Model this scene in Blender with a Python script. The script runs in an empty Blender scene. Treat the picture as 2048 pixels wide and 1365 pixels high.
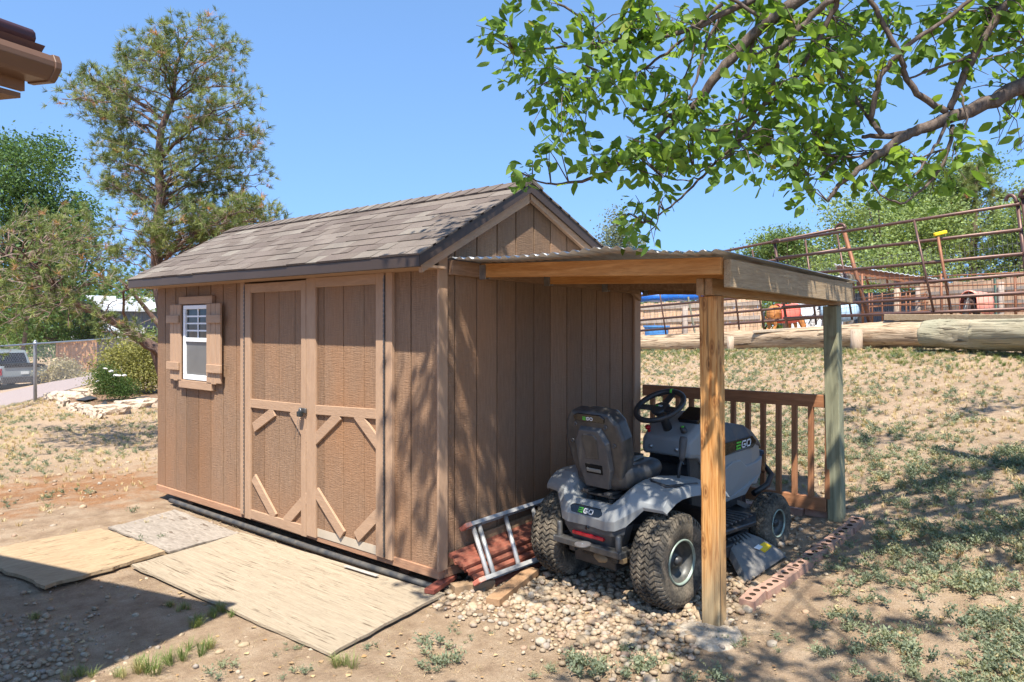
import bpy, bmesh, math, random
import numpy as np
from mathutils import Vector, Matrix, Euler
rad = math.radians
S = bpy.context.scene
COL = S.collection
random.seed(7); RNG = np.random.default_rng(7)

# ------------------------------------------------------------------ camera
F, CX, HY = 1480.0, 1024.0, 650.0
FC, FS = .7643, .6449                       # the view direction in the shed's axes
CAM = Vector((-3.262, -3.345, 1.67))
cam_d = bpy.data.cameras.new('camera'); cam = bpy.data.objects.new('camera', cam_d); COL.objects.link(cam)
cam_d.sensor_width = 36; cam_d.lens = F / 2048 * 36
cam_d.shift_y = -(682.5 - HY) / 2048; cam_d.clip_start = .05; cam_d.clip_end = 3000
cam.location = CAM
cam.rotation_euler = (rad(90), 0, math.atan2(-FC, FS))
S.camera = cam
# ------------------------------------------------------------------ sky and sun
SUN = Vector((.46, .33, -1)).normalized()
elev = math.asin(-SUN.z); azim = math.atan2(-SUN.x, -SUN.y)
W = bpy.data.worlds.new("World"); S.world = W; W.use_nodes = True
nt = W.node_tree; bg = nt.nodes['Background']
sky = nt.nodes.new('ShaderNodeTexSky'); sky.sky_type = 'NISHITA'; sky.sun_disc = False
sky.sun_elevation = elev; sky.sun_rotation = azim; sky.altitude = 1600; sky.air_density = 1.0; sky.dust_density = 1.0; sky.ozone_density = 2.2
sg = nt.nodes.new('ShaderNodeTexCoord'); sx_ = nt.nodes.new('ShaderNodeSeparateXYZ'); nt.links.new(sg.outputs['Generated'], sx_.inputs[0])
sm = nt.nodes.new('ShaderNodeMath'); sm.operation = 'MULTIPLY_ADD'; nt.links.new(sx_.outputs[2], sm.inputs[0]); sm.inputs[1].default_value = .72; sm.inputs[2].default_value = .24
sc2 = nt.nodes.new('ShaderNodeCombineXYZ'); [nt.links.new(sx_.outputs[k], sc2.inputs[k]) for k in (0, 1)]; nt.links.new(sm.outputs[0], sc2.inputs[2])
sv = nt.nodes.new('ShaderNodeVectorMath'); sv.operation = 'NORMALIZE'; nt.links.new(sc2.outputs[0], sv.inputs[0]); nt.links.new(sv.outputs[0], sky.inputs[0])
tn = nt.nodes.new('ShaderNodeMix'); tn.data_type = 'RGBA'; tn.blend_type = 'MULTIPLY'; tn.inputs[0].default_value = 1; tn.inputs[7].default_value = (.72, .83, .87, 1); nt.links.new(sky.outputs[0], tn.inputs[6])
nt.links.new(tn.outputs[2], bg.inputs[0]); bg.inputs[1].default_value = .15
sl = bpy.data.lights.new('sun', 'SUN'); sun = bpy.data.objects.new('sun', sl); COL.objects.link(sun)
sl.energy = 4.1; sl.angle = rad(.53); sl.color = (1, .93, .82)
sun.rotation_euler = SUN.to_track_quat('-Z', 'Y').to_euler(); sun.location = (-10, -8, 30)
S.view_settings.view_transform = 'Standard'; S.view_settings.look = 'None'
S.view_settings.exposure = 1.36; S.view_settings.gamma = 1
S.cycles.max_bounces = 6; S.cycles.transparent_max_bounces = 12

# ------------------------------------------------------------------ measuring: a pixel's ray met with a real plane
def ray(px, py):
    r = (px - CX) / F
    return Vector((FS * r + FC, -FC * r + FS, (HY - py) / F))
def _on(px, py, i, v):
    d = ray(px, py); return CAM + d * ((v - CAM[i]) / d[i])
def onX(px, py, v=0): return _on(px, py, 0, v)
def onY(px, py, v=0): return _on(px, py, 1, v)
def onZ(px, py, v=0): return _on(px, py, 2, v)
def at(px, py, D): return CAM + ray(px, py) * D
def onplane(px, py, p, n):
    d = ray(px, py); return CAM + d * ((Vector(p) - CAM).dot(n) / d.dot(n))
def sstep(a, b, x):
    t = np.clip((x - a) / (b - a), 0, 1); return t * t * (3 - 2 * t)
def H(x, y):
    """height of the ground"""
    p = x - .42 * (y + 1)
    f = np.where(p < 2.7, .2 * np.clip((p - .7) / 2, 0, 1) ** 1.35, .2 + (p - 2.7) * .2)
    f = np.minimum(f, 1.32) + sstep(8.55, 9.1, p) * .06
    f = f * np.clip(1 - .029 * (y + 1), .3, 1.) * (1 - sstep(8, 15, y) * (1 - sstep(9, 14, x)))
    q = (x - 2.41) * -.826 + (y - 15.15) * .565
    return f - np.clip(q * .17, 0, 1.35)
def gnd(px, py):
    """the ground under a pixel"""
    z = 0
    d = ray(px, py); t = .5
    while t < 200:
        q = CAM + d * t
        if q.z <= H(q.x, q.y): break
        t *= 1.004
    return Vector((q.x, q.y, float(H(q.x, q.y))))

# ------------------------------------------------------------------ building meshes
class MB:
    def __init__(s): s.v = []; s.f = []; s.sm = []; s.mi = []
    def add(s, vs, fs, smooth=False, mi=0):
        n = len(s.v); s.v += [tuple(v) for v in vs]
        for f in fs: s.f.append(tuple(i + n for i in f)); s.sm.append(smooth); s.mi.append(mi)
        return s
    def box(s, lo, hi, M=None, mi=0):
        (a, b, c), (d, e, f) = lo, hi
        vs = [Vector(p) for p in ((a,b,c),(d,b,c),(d,e,c),(a,e,c),(a,b,f),(d,b,f),(d,e,f),(a,e,f))]
        if M is not None: vs = [M @ v for v in vs]
        return s.add(vs, [(0,3,2,1),(4,5,6,7),(0,1,5,4),(1,2,6,5),(2,3,7,6),(3,0,4,7)], mi=mi)
    def beam(s, p0, p1, w, h, up=(0,0,1), mi=0, w1=None, h1=None):
        """board from p0 to p1, w across, h along up"""
        p0, p1 = Vector(p0), Vector(p1); d = (p1 - p0).normalized(); u = Vector(up)
        r = d.cross(u).normalized(); u = r.cross(d)
        vs = []
        for p, ww, hh in ((p0, w, h), (p1, w1 or w, h1 or h)):
            for a, b in ((-1,-1),(1,-1),(1,1),(-1,1)): vs.append(p + r * a * ww / 2 + u * b * hh / 2)
        return s.add(vs, [(0,1,2,3),(7,6,5,4),(0,4,5,1),(1,5,6,2),(2,6,7,3),(3,7,4,0)], mi=mi)
    def tube(s, pts, r, n=8, cap=True, mi=0, closed=False, smooth=True):
        pts = [Vector(p) for p in pts]; N = len(pts)
        if not hasattr(r, '__len__'): r = [r] * N
        vs = []; ref = None
        for i, p in enumerate(pts):
            if closed: d = pts[(i + 1) % N] - pts[i - 1]
            else: d = pts[min(i + 1, N - 1)] - pts[max(i - 1, 0)]
            d = d.normalized() if d.length > 1e-9 else Vector((0, 0, 1))
            if ref is None: ref = d.orthogonal().normalized()
            ref = (ref - d * ref.dot(d)).normalized(); b = d.cross(ref)
            for k in range(n):
                t = 2 * math.pi * k / n
                vs.append(p + (ref * math.cos(t) + b * math.sin(t)) * r[i])
        fs = []
        for i in range(N if closed else N - 1):
            j = (i + 1) % N
            for k in range(n):
                l = (k + 1) % n
                fs.append((i*n+k, i*n+l, j*n+l, j*n+k))
        s.add(vs, fs, smooth, mi)
        if cap and not closed:
            m = len(s.v) - len(vs)
            s.f += [tuple(m + k for k in reversed(range(n))), tuple(m + (N-1)*n + k for k in range(n))]; s.sm += [False]*2; s.mi += [mi]*2
        return s
    def loft(s, rings, cap=True, smooth=False, closed=True, mi=0):
        n = len(rings[0]); vs = [p for r in rings for p in r]; fs = []
        for i in range(len(rings) - 1):
            for k in range(n if closed else n - 1):
                l = (k + 1) % n
                fs.append((i*n+k, i*n+l, (i+1)*n+l, (i+1)*n+k))
        m = len(s.v); s.add(vs, fs, smooth, mi)
        if cap:
            s.f += [tuple(m + k for k in reversed(range(n))), tuple(m + (len(rings)-1)*n + k for k in range(n))]; s.sm += [False]*2; s.mi += [mi]*2
        return s
    def prism(s, pts, vec, mi=0):
        v = Vector(vec); return s.loft([[Vector(p) for p in pts], [Vector(p) + v for p in pts]], mi=mi)
    def lathe(s, prof, org, axis, n=32, smooth=True, mi=0):
        """prof: (distance along the axis, radius)"""
        a = Vector(axis).normalized(); u = a.orthogonal().normalized(); w = a.cross(u); o = Vector(org)
        rings = [[o + a * t + (u * math.cos(q) + w * math.sin(q)) * r for q in [2*math.pi*k/n for k in range(n)]] for t, r in prof]
        return s.loft(rings, cap=False, smooth=smooth, mi=mi)
    def blob(s, c, r, jit=.15, sub=2, M=None, smooth=True, mi=0, seed=None, rough=.15, boxy=1.):
        rr = random.Random(seed if seed is not None else random.random())
        bm = bmesh.new(); bmesh.ops.create_icosphere(bm, subdivisions=sub, radius=1)
        ax = [Vector((rr.uniform(-1,1), rr.uniform(-1,1), rr.uniform(-1,1))).normalized() for _ in range(6)]
        amp = [rr.uniform(-jit, jit) for _ in range(6)]
        vs = []
        for v in bm.verts:
            k = 1 + sum(a * max(0, v.co.dot(x)) ** 2 for a, x in zip(amp, ax)) + rr.uniform(-jit, jit) * rough
            w = [math.copysign(abs(x) ** boxy, x) for x in v.co]; q = Vector((w[0] * r[0], w[1] * r[1], w[2] * r[2])) * k
            if M is not None: q = M @ q
            vs.append(q + Vector(c))
        s.add(vs, [tuple(v.index for v in f.verts) for f in bm.faces], smooth, mi); bm.free()
        return s
    def build(s, name, mat, parent=None, bevel=0, seg=1, **kw):
        me = bpy.data.meshes.new(name)
        o = Vector((0,0,0)) if parent is None else ORG[parent.name]
        vs = [(v[0]-o.x, v[1]-o.y, v[2]-o.z) for v in s.v] if parent is not None or not kw.get('at') else s.v
        loc = kw.pop('at', None)
        if parent is None and loc is not None:
            o = Vector(loc); vs = [(v[0]-o.x, v[1]-o.y, v[2]-o.z) for v in s.v]
        me.from_pydata(vs, [], s.f)
        for m in (mat if isinstance(mat, (list, tuple)) else [mat]): me.materials.append(m)
        me.polygons.foreach_set('use_smooth', s.sm); me.polygons.foreach_set('material_index', s.mi)
        me.update()
        ob = bpy.data.objects.new(name, me); COL.objects.link(ob)
        if parent is not None: ob.parent = parent
        elif loc is not None: ob.location = loc
        ORG[ob.name] = o.copy()
        if bevel:
            b = ob.modifiers.new('bevel', 'BEVEL'); b.width = bevel; b.segments = seg; b.limit_method = 'ANGLE'; b.angle_limit = rad(28)
        tag(ob, **kw)
        return ob
ORG = {}
def tag(o, label=None, cat=None, group=None, kind=None):
    if label: o['label'] = label
    if cat: o['category'] = cat
    if group: o['group'] = group
    if kind: o['kind'] = kind
    return o
def thing(name, label, cat, loc=(0,0,0), group=None, rz=0):
    o = bpy.data.objects.new(name, None); COL.objects.link(o); o.location = loc; o.rotation_euler.z = rz
    o.empty_display_size = .1
    ORG[o.name] = Vector(loc) if not rz else Vector((0,0,0))     # turned things are built about their own base
    return tag(o, label, cat, group)
def copy_tree(o, loc=None, rz=None, label=None, scale=None, parent=None):
    c = o.copy(); COL.objects.link(c); c.parent = parent
    if loc is not None: c.location = loc
    if rz is not None: c.rotation_euler.z = rz
    if scale is not None: c.scale = scale
    if label: c['label'] = label
    for ch in o.children: copy_tree(ch, parent=c)
    return c
def fastmesh(name, V, faces_n, mat, parent=None, smooth=False, rnd=None, **kw):
    """V: (n, k, 3) array of n separate faces of k corners"""
    n, k = V.shape[0], V.shape[1]
    o = ORG[parent.name] if parent is not None else Vector(kw.pop('at', (0,0,0)))
    V = V - np.array(o)
    me = bpy.data.meshes.new(name)
    me.vertices.add(n*k); me.vertices.foreach_set('co', V.reshape(-1).astype('f4'))
    me.loops.add(n*k); me.loops.foreach_set('vertex_index', np.arange(n*k, dtype='i4'))
    me.polygons.add(n); me.polygons.foreach_set('loop_start', np.arange(0, n*k, k, dtype='i4')); me.polygons.foreach_set('loop_total', np.full(n, k, 'i4'))
    if rnd is not None:
        at_ = me.attributes.new('tone', 'FLOAT', 'FACE'); at_.data.foreach_set('value', rnd.astype('f4'))
    me.materials.append(mat); me.update(calc_edges=True); me.validate()
    ob = bpy.data.objects.new(name, me); COL.objects.link(ob)
    if parent is not None: ob.parent = parent
    else: ob.location = o
    ORG[ob.name] = Vector(o); tag(ob, **kw); return ob
def instmesh(name, protos, which, Ms, mat, parent=None, tone=None, **kw):
    """one mesh out of many placed copies of small shapes. protos: [(verts, faces)], Ms: (n,4,4)"""
    vs = []; loops = []; starts = []; tots = []; tn = []; nv = 0; nl = 0
    for k, (pv, pf) in enumerate(protos):
        idx = np.nonzero(which == k)[0]
        if not len(idx): continue
        pv = np.asarray(pv, float); hv = np.c_[pv, np.ones(len(pv))]
        P = np.einsum('nij,vj->nvi', Ms[idx], hv)[:, :, :3]
        vs.append(P.reshape(-1, 3)); m = len(pv)
        lf = np.concatenate([np.array(f) for f in pf]); lt = np.array([len(f) for f in pf]); ls = np.r_[0, np.cumsum(lt)[:-1]]
        off = nv + np.arange(len(idx)) * m
        loops.append((lf[None, :] + off[:, None]).reshape(-1))
        starts.append((ls[None, :] + (nl + np.arange(len(idx)) * len(lf))[:, None]).reshape(-1)); tots.append(np.tile(lt, len(idx)))
        tn.append(np.repeat(tone[idx] if tone is not None else np.zeros(len(idx)), len(pf)))
        nv += len(idx) * m; nl += len(idx) * len(lf)
    V = np.concatenate(vs); L = np.concatenate(loops); St = np.concatenate(starts); T = np.concatenate(tots); tn = np.concatenate(tn)
    o = ORG[parent.name] if parent is not None else Vector(kw.pop('at', (0,0,0)))
    me = bpy.data.meshes.new(name)
    me.vertices.add(len(V)); me.vertices.foreach_set('co', (V - np.array(o)).reshape(-1).astype('f4'))
    me.loops.add(len(L)); me.loops.foreach_set('vertex_index', L.astype('i4'))
    me.polygons.add(len(St)); me.polygons.foreach_set('loop_start', St.astype('i4')); me.polygons.foreach_set('loop_total', T.astype('i4'))
    a = me.attributes.new('tone', 'FLOAT', 'FACE'); a.data.foreach_set('value', tn.astype('f4'))
    if kw.pop('smooth', False): me.polygons.foreach_set('use_smooth', np.ones(len(St), bool))
    me.materials.append(mat); me.update(calc_edges=True)
    ob = bpy.data.objects.new(name, me); COL.objects.link(ob)
    if parent is not None: ob.parent = parent
    else: ob.location = o
    ORG[ob.name] = Vector(o); tag(ob, **kw); return ob
def mats4(pos, yaw, scale, tilt=None, tiltdir=None):
    """(n,4,4) placements; scale (n,3) or (n,)"""
    n = len(pos); scale = np.asarray(scale)
    if scale.ndim == 1: scale = np.repeat(scale[:, None], 3, 1)
    c, s = np.cos(yaw), np.sin(yaw); R = np.zeros((n, 3, 3)); R[:,0,0] = c; R[:,0,1] = -s; R[:,1,0] = s; R[:,1,1] = c; R[:,2,2] = 1
    if tilt is not None:
        a = tiltdir; ax = np.c_[np.cos(a), np.sin(a), np.zeros(n)]; ct, st = np.cos(tilt), np.sin(tilt)
        K = np.zeros((n,3,3)); K[:,0,2] = ax[:,1]; K[:,1,2] = -ax[:,0]; K[:,2,0] = -ax[:,1]; K[:,2,1] = ax[:,0]
        T = np.eye(3)[None] + st[:,None,None] * K + (1-ct)[:,None,None] * (K @ K); R = T @ R
    M = np.zeros((n,4,4)); M[:,:3,:3] = R * scale[:,None,:]; M[:,:3,3] = pos; M[:,3,3] = 1
    return M

# ------------------------------------------------------------------ materials
class NT:
    def __init__(s, name, rough=.8, spec=.3, metal=0):
        s.m = bpy.data.materials.new(name); s.m.use_nodes = True; s.t = s.m.node_tree; s.b = s.t.nodes['Principled BSDF']
        s.b.inputs['Roughness'].default_value = rough; s.b.inputs['Metallic'].default_value = metal
        s.b.inputs['Specular IOR Level'].default_value = spec
    def n(s, ty, **kw):
        x = s.t.nodes.new(ty)
        for k, v in kw.items():
            if hasattr(x, k): setattr(x, k, v)
            else: x.inputs[k].default_value = v
        return x
    def l(s, a, b): s.t.links.new(a, b)
    def co(s, scale=(1,1,1), which='Object', rot=(0,0,0)):
        tc = s.n('ShaderNodeTexCoord'); mp = s.n('ShaderNodeMapping'); mp.inputs['Scale'].default_value = scale; mp.inputs['Rotation'].default_value = rot
        s.l(tc.outputs[which], mp.inputs[0]); return mp.outputs[0]
    def noise(s, co, scale, detail=4, rough=.55, dist=0):
        x = s.n('ShaderNodeTexNoise'); x.inputs['Scale'].default_value = scale; x.inputs['Detail'].default_value = detail
        x.inputs['Roughness'].default_value = rough; x.inputs['Distortion'].default_value = dist; s.l(co, x.inputs['Vector']); return x.outputs[0]
    def ramp(s, fac, stops):
        r = s.n('ShaderNodeValToRGB'); s.l(fac, r.inputs[0]); e = r.color_ramp.elements
        while len(e) < len(stops): e.new(.5)
        for i, (p, c) in enumerate(stops):
            e[i].position = p; e[i].color = (*c, 1) if hasattr(c, '__len__') else (c, c, c, 1)
        return r.outputs[0]
    def mix(s, fac, a, b, mode='MIX'):
        x = s.n('ShaderNodeMix', data_type='RGBA', blend_type=mode)
        for i, v in ((0, fac), (6, a), (7, b)):
            if isinstance(v, (int, float)): x.inputs[i].default_value = v
            elif isinstance(v, tuple): x.inputs[i].default_value = (*v, 1)
            else: s.l(v, x.inputs[i])
        return x.outputs[2]
    def math(s, op, a, b=0.):
        x = s.n('ShaderNodeMath', operation=op)
        for i, v in ((0, a), (1, b)):
            if isinstance(v, (int, float)): x.inputs[i].default_value = v
            else: s.l(v, x.inputs[i])
        return x.outputs[0]
    def base(s, c):
        if isinstance(c, tuple): s.b.inputs['Base Color'].default_value = (*c, 1)
        else: s.l(c, s.b.inputs['Base Color'])
        return s
    def bump(s, h, dist=.005, strength=1):
        b = s.n('ShaderNodeBump'); b.inputs['Distance'].default_value = dist; b.inputs['Strength'].default_value = strength
        s.l(h, b.inputs['Height']); s.l(b.outputs[0], s.b.inputs['Normal']); return s
    def attr(s, name='tone'):
        a = s.n('ShaderNodeAttribute'); a.attribute_name = name; return a.outputs['Fac']
    def island(s):
        return s.n('ShaderNodeNewGeometry').outputs['Random Per Island']

def mul(c, k): return tuple(min(1, x * k) for x in c)
def plain(name, c, rough=.6, spec=.3, metal=0, var=.12, scale=6, bump=0, bscale=40, dirt=None, dfac=.5):
    m = NT(name, rough, spec, metal); co = m.co()
    col = m.ramp(m.noise(co, scale, 5), [(.25, mul(c, 1 - var)), (.75, mul(c, 1 + var))])
    if dirt is not None:
        col = m.mix(m.ramp(m.noise(co, scale * 1.7, 6, .65), [(.5 - .1, 0.), (.5 + .18, dfac)]), col, dirt)
    m.base(col)
    if bump: m.bump(m.noise(co, bscale, 4), bump)
    return m.m
def wood(name, c1, c2, grain=(1, 14, 14), scale=3, rough=.8, knots=None, var=.25, bump=.002, cracks=None):
    """grain: scale per axis, small along the board"""
    m = NT(name, rough, .2); co = m.co(grain)
    a = m.noise(co, scale, 8, .6, .6); b = m.noise(co, scale * 5, 4, .6)
    col = m.ramp(a, [(.28, c1), (.5, tuple((x + y) / 2 for x, y in zip(c1, c2))), (.7, c2)])
    col = m.mix(m.ramp(b, [(.35, var), (.6, 0.)]), col, mul(c1, .55))
    lo = m.noise(m.co(), 1.4, 3); col = m.mix(m.ramp(lo, [(.35, 0.), (.7, .35)]), col, mul(c2, .8))
    isl = m.island(); col = m.mix(1., col, m.ramp(isl, [(0, .86), (1, 1.1)]), 'MULTIPLY')
    if knots is not None:
        v = m.n('ShaderNodeTexVoronoi'); v.inputs['Scale'].default_value = knots; m.l(m.co(tuple(max(.35, g / max(grain)) for g in grain)), v.inputs['Vector'])
        col = m.mix(m.ramp(v.outputs['Distance'], [(.05, .85), (.16, 0.)]), col, mul(c1, .35))
    if cracks:
        cr = m.ramp(m.noise(co, scale * 2.3, 3, .5), [(.30, 1.), (.35, 0.)]); col = m.mix(m.math('MULTIPLY', cr, cracks), col, (.03, .022, .015))
    m.base(col); m.bump(m.math('ADD', a, b), bump); return m.m
# ================================================================== materials of the yard
def siding_mat():
    m = NT('painted_siding', .75, .25); co = m.co((22, 22, 2.2))
    a = m.noise(co, 3, 6, .65, .4); lo = m.noise(m.co((1, 1, .5)), 1.6, 5, .6); ho = m.noise(m.co((6, 6, 60)), 3, 3, .5, .6)
    c = m.ramp(a, [(.3, (.180, .112, .070)), (.7, (.268, .172, .110))])
    c = m.mix(m.ramp(lo, [(.42, 0.), (.72, .75)]), c, (.29, .15, .075))
    c = m.mix(m.ramp(ho, [(.62, 0.), (.75, .45)]), c, (.33, .215, .135))
    c = m.mix(1., c, m.ramp(m.island(), [(0, .80), (1, 1.14)]), 'MULTIPLY')
    sp = m.n('ShaderNodeSeparateXYZ'); m.l(m.co(), sp.inputs[0])
    dz = m.math('ADD', sp.outputs[2], m.math('MULTIPLY', m.noise(m.co((1,1,.3)), 9, 3), .5))
    c = m.mix(m.ramp(dz, [(.30, .5), (.62, 0.)]), c, (.30, .17, .10))      # splashed mud low on the wall
    m.base(c); m.bump(m.math('ADD', m.math('MULTIPLY', a, .6), ho), .006); return m.m
M_SID = siding_mat()
M_TRIM = wood('trim_paint', (.335, .215, .14), (.415, .275, .18), (9, 9, 2), 2.5, .7, var=.12, bump=.0015)
M_TRIMH = wood('trim_paint_level', (.335, .215, .14), (.415, .275, .18), (9, 1.6, 9), 2.5, .7, var=.16, bump=.002)
M_RAKE = plain('dark_brown_metal', (.050, .034, .026), .5, .4, var=.1)
M_SKID = wood('reddish_board', (.30, .155, .09), (.43, .25, .155), (2, 2, 20), 2, .8)
M_PALE = plain('bare_board_edge', (.47, .40, .31), .9, .1, var=.1)
M_DARK = plain('dark_void', (.012, .011, .01), .9, .1)
M_STEEL = plain('galvanised_steel', (.35, .36, .37), .42, .5, .8, .25, 20)
M_HINGE = plain('dirty_hinge', (.13, .125, .12), .5, .5, .7, .4, 60)
M_WHITE = plain('white_vinyl', (.74, .76, .78), .45, .4, var=.04)
def glass_mat():
    m = NT('window_glass', .12, .25); m.base(m.ramp(m.noise(m.co(), 5, 4), [(.35, (.02, .03, .03)), (.65, (.075, .085, .08))])); return m.m
M_GLASS = glass_mat()
M_BLIND = plain('grey_screen', (.11, .11, .105), .35, .5, var=.15)
def shingle_mat():
    m = NT('asphalt_shingle', .9, .15); co = m.co()
    i = m.island(); g = m.noise(co, 260, 2, .6); lo = m.noise(co, 2.2, 4)
    c = m.ramp(i, [(0, (.115, .092, .078)), (.3, (.148, .121, .102)), (.55, (.178, .15, .128)), (.8, (.132, .105, .091)), (1, (.215, .19, .16))])
    c = m.mix(1., c, m.ramp(g, [(.3, .62), (.7, 1.35)]), 'MULTIPLY'); c = m.mix(1., c, m.ramp(lo, [(.3, .85), (.7, 1.12)]), 'MULTIPLY')
    m.base(c); m.bump(g, .003); return m.m
M_SHIN = shingle_mat()

# ================================================================== the shed
SH = thing('garden_shed', 'brown wooden garden shed with shingled gable roof and double barn doors', 'shed', (0, 0, 0))
ZB = .125
def planksX(edges, z0, z1, x0, x1, gap=.011):
    mb = MB()
    for a, b in zip(edges[:-1], edges[1:]):
        z = z1(a, b) if callable(z1) else (z1, z1)
        mb.prism([(x1, a + gap/2, z0), (x1, b - gap/2, z0), (x1, b - gap/2, z[1]), (x1, a + gap/2, z[0])], (x0 - x1, 0, 0))
    return mb
yw = [3.9] + [onX(p, 800).y for p in (330.8, 351.6, 372.8, 397.5, 421.7, 446.3, 472.5)] + [2.25]
yr = [.5, onX(821.6, 800).y, .0]
planksX(sorted(yw), ZB, 2.06, 0, .014).build('siding_panel', M_SID, SH, bevel=.002)
planksX(sorted(yr), ZB, 2.06, 0, .014).build('siding_panel', M_SID, SH, bevel=.002)
KX, KZ, EX, EZ, RX, RZ = .83, 2.682, -.24, 2.10, 2.44, 2.0
def rooftop(x): return EZ + (x - EX) * (KZ - EZ) / (KX - EX) if x < KX else KZ + (x - KX) * (RZ - KZ) / (RX - KX)
gx = [0] + [onY(p, 700).x for p in (910, 954, 994.5, 1032, 1068, 1101, 1134, 1163.6, 1193, 1220, 1245)] + [2.41]
mb = MB()
for a, b in zip(gx[:-1], gx[1:]):
    a2, b2 = a + .0055, b - .0055; pts = [(a2, .014, ZB), (b2, .014, ZB), (b2, .014, rooftop(b2) - .05)]
    if a2 < KX < b2: pts.append((KX, .014, KZ - .05))
    pts.append((a2, .014, rooftop(a2) - .05)); mb.prism(pts, (0, -.014, 0))
mb.build('gable_wall', M_SID, SH, bevel=.002)
mb = MB(); L = 3.9                                           # the closed body behind the planks, groove bottoms included
prof = [(.009, ZB - .05), (2.40, ZB - .05), (2.40, rooftop(2.4) - .03), (KX, KZ - .03), (.009, rooftop(.009) - .03)]
mb.prism([(x, .009, z) for x, z in prof], (0, L - .012, 0)); mb.build('wall_backing', plain('groove_paint', (.07, .042, .025), .8, .2), SH)
mb = MB()
mb.box((-.012, -.004, .068), (.035, 1.30, ZB + .004)); mb.box((-.010, 1.305, .072), (.033, 2.32, ZB + .002)); mb.box((-.012, 2.325, .068), (.035, 3.9, ZB + .004))
mb.box((.036, -.008, .068), (2.41, .03, ZB + .004)); mb.box((.1, .4, -.05), (2.3, .5, .1)); mb.box((.1, 3.4, -.05), (2.3, 3.5, .1))
mb.build('skid_board', M_SKID, SH, bevel=.004)
mb = MB(); mb.box((-.03, -.021, ZB), (.05, -.001, 2.12)); mb.build('corner_trim', M_TRIM, SH, bevel=.003)
mb = MB(); mb.box((2.33, -.021, ZB), (2.43, -.001, 1.96)); mb.build('corner_trim', M_TRIM, SH, bevel=.003)
for y0, y1 in ((.425, .492), (2.262, 2.328)):
    MB().box((-.03, y0, ZB - .02), (-.001, y1, 2.02)).build('door_jamb', M_TRIM, SH, bevel=.003)
MB().box((-.215, -.06, 2.018), (-.001, 3.97, 2.034)).build('soffit', M_TRIMH, SH)
# roof
rf = MB()
for (x0, z0), (x1, z1) in (((EX + .012, rooftop(EX + .012)), (KX, KZ)), ((KX, KZ), (RX, RZ))):
    rf.prism([(x0, -.055, z0 - .012), (x1, -.055, z1 - .012), (x1, -.055, z1 - .034), (x0, -.055, z0 - .034)], (0, L + .115, 0))
roof = rf.build('roof', M_DARK, SH)
def shingles():
    mb = MB(); rr = random.Random(3)
    for (xe, ze), (xk, zk) in (((EX - .012, EZ - .006), (KX, KZ)), ((RX, RZ), (KX, KZ))):
        d = Vector((xk - xe, 0, zk - ze)); ln = d.length; d /= ln; nrm = Vector((-d.z, 0, d.x)); nrm = nrm if nrm.z > 0 else -nrm
        n = round(ln / .128); ex = ln / n
        for r in range(n):
            y = -.085
            while y < L + .075:
                w = rr.choice((.09, .13, .17, .2, .24, .31)); y1 = min(y + w, L + .085); th = rr.choice((.004, .005, .008, .009)) ; e = rr.uniform(-.004, .004)
                lo = Vector((xe, 0, ze)) + d * (r * ex + e); hi = Vector((xe, 0, ze)) + d * min(r * ex + ex * 1.25, ln)
                vs = []
                for yy in (y + .0012, y1 - .0012):
                    for p in (lo - nrm * .006, lo + nrm * th, hi + nrm * .002, hi - nrm * .006): vs.append((p.x, yy, p.z))
                mb.add(vs, [(0, 3, 2, 1), (4, 5, 6, 7), (0, 1, 5, 4), (1, 2, 6, 5), (2, 3, 7, 6), (3, 0, 4, 7)])
                y = y1
    y = -.085                                                  # ridge caps
    while y < L + .07:
        for sx, (xx, zz) in ((-1, (EX, EZ)), (1, (RX, RZ))):
            d = Vector((xx - KX, 0, zz - KZ)).normalized(); nrm = Vector((-d.z, 0, d.x)); nrm = nrm if nrm.z > 0 else -nrm
            a = Vector((KX, 0, KZ + .006)); b = a + d * .13
            vs = []
            for yy, t in ((y, .016), (y + .17, .008)):
                for p in (a + nrm * .0, a + Vector((0, 0, t)), b + nrm * t, b): vs.append((p.x, yy, p.z))
            mb.add(vs, [(0, 1, 2, 3), (7, 6, 5, 4), (0, 4, 5, 1), (1, 5, 6, 2), (2, 6, 7, 3), (3, 7, 4, 0)])
        y += .14
    return mb
shingles().build('shingles', M_SHIN, roof)
MB().box((EX - .004, -.07, EZ - .082), (EX + .014, L + .07, EZ - .010)).build('eave_fascia', M_RAKE, roof, bevel=.003)
for yy in (-.075, L + .061):
    mb = MB()
    for (x0, z0), (x1, z1) in (((EX, EZ - .002), (KX, KZ - .002)), ((KX, KZ - .002), (RX, RZ - .002))):
        mb.prism([(x0, yy, z0 - .008), (x1, yy, z1 - .008), (x1, yy, z1 - .072), (x0, yy, z0 - .076)], (0, .016, 0))
    mb.build('rake_fascia', M_RAKE, roof)
mb = MB()
for (x0, z0), (x1, z1) in (((EX + .02, rooftop(EX + .02)), (KX, KZ)), ((KX, KZ), (2.38, rooftop(2.38)))):
    mb.prism([(x0, -.056, z0 - .036), (x1, -.056, z1 - .036), (x1, -.056, z1 - .148), (x0 + .02, -.056, z0 - .125)], (0, .030, 0))
mb.prism([(x0 := -.20, -.024, rooftop(-.2) - .036), (KX, -.024, KZ - .036), (2.3, -.024, rooftop(2.3) - .036), (2.3, -.024, rooftop(2.3) - .06), (KX, -.024, KZ - .062), (-.2, -.024, rooftop(-.2) - .06)], (0, .022, 0))
mb.build('rake_trim', wood('trim_paint_slope', (.335, .215, .14), (.415, .275, .18), (3, 9, 9), 2.5, .7, var=.12), SH)
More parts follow.
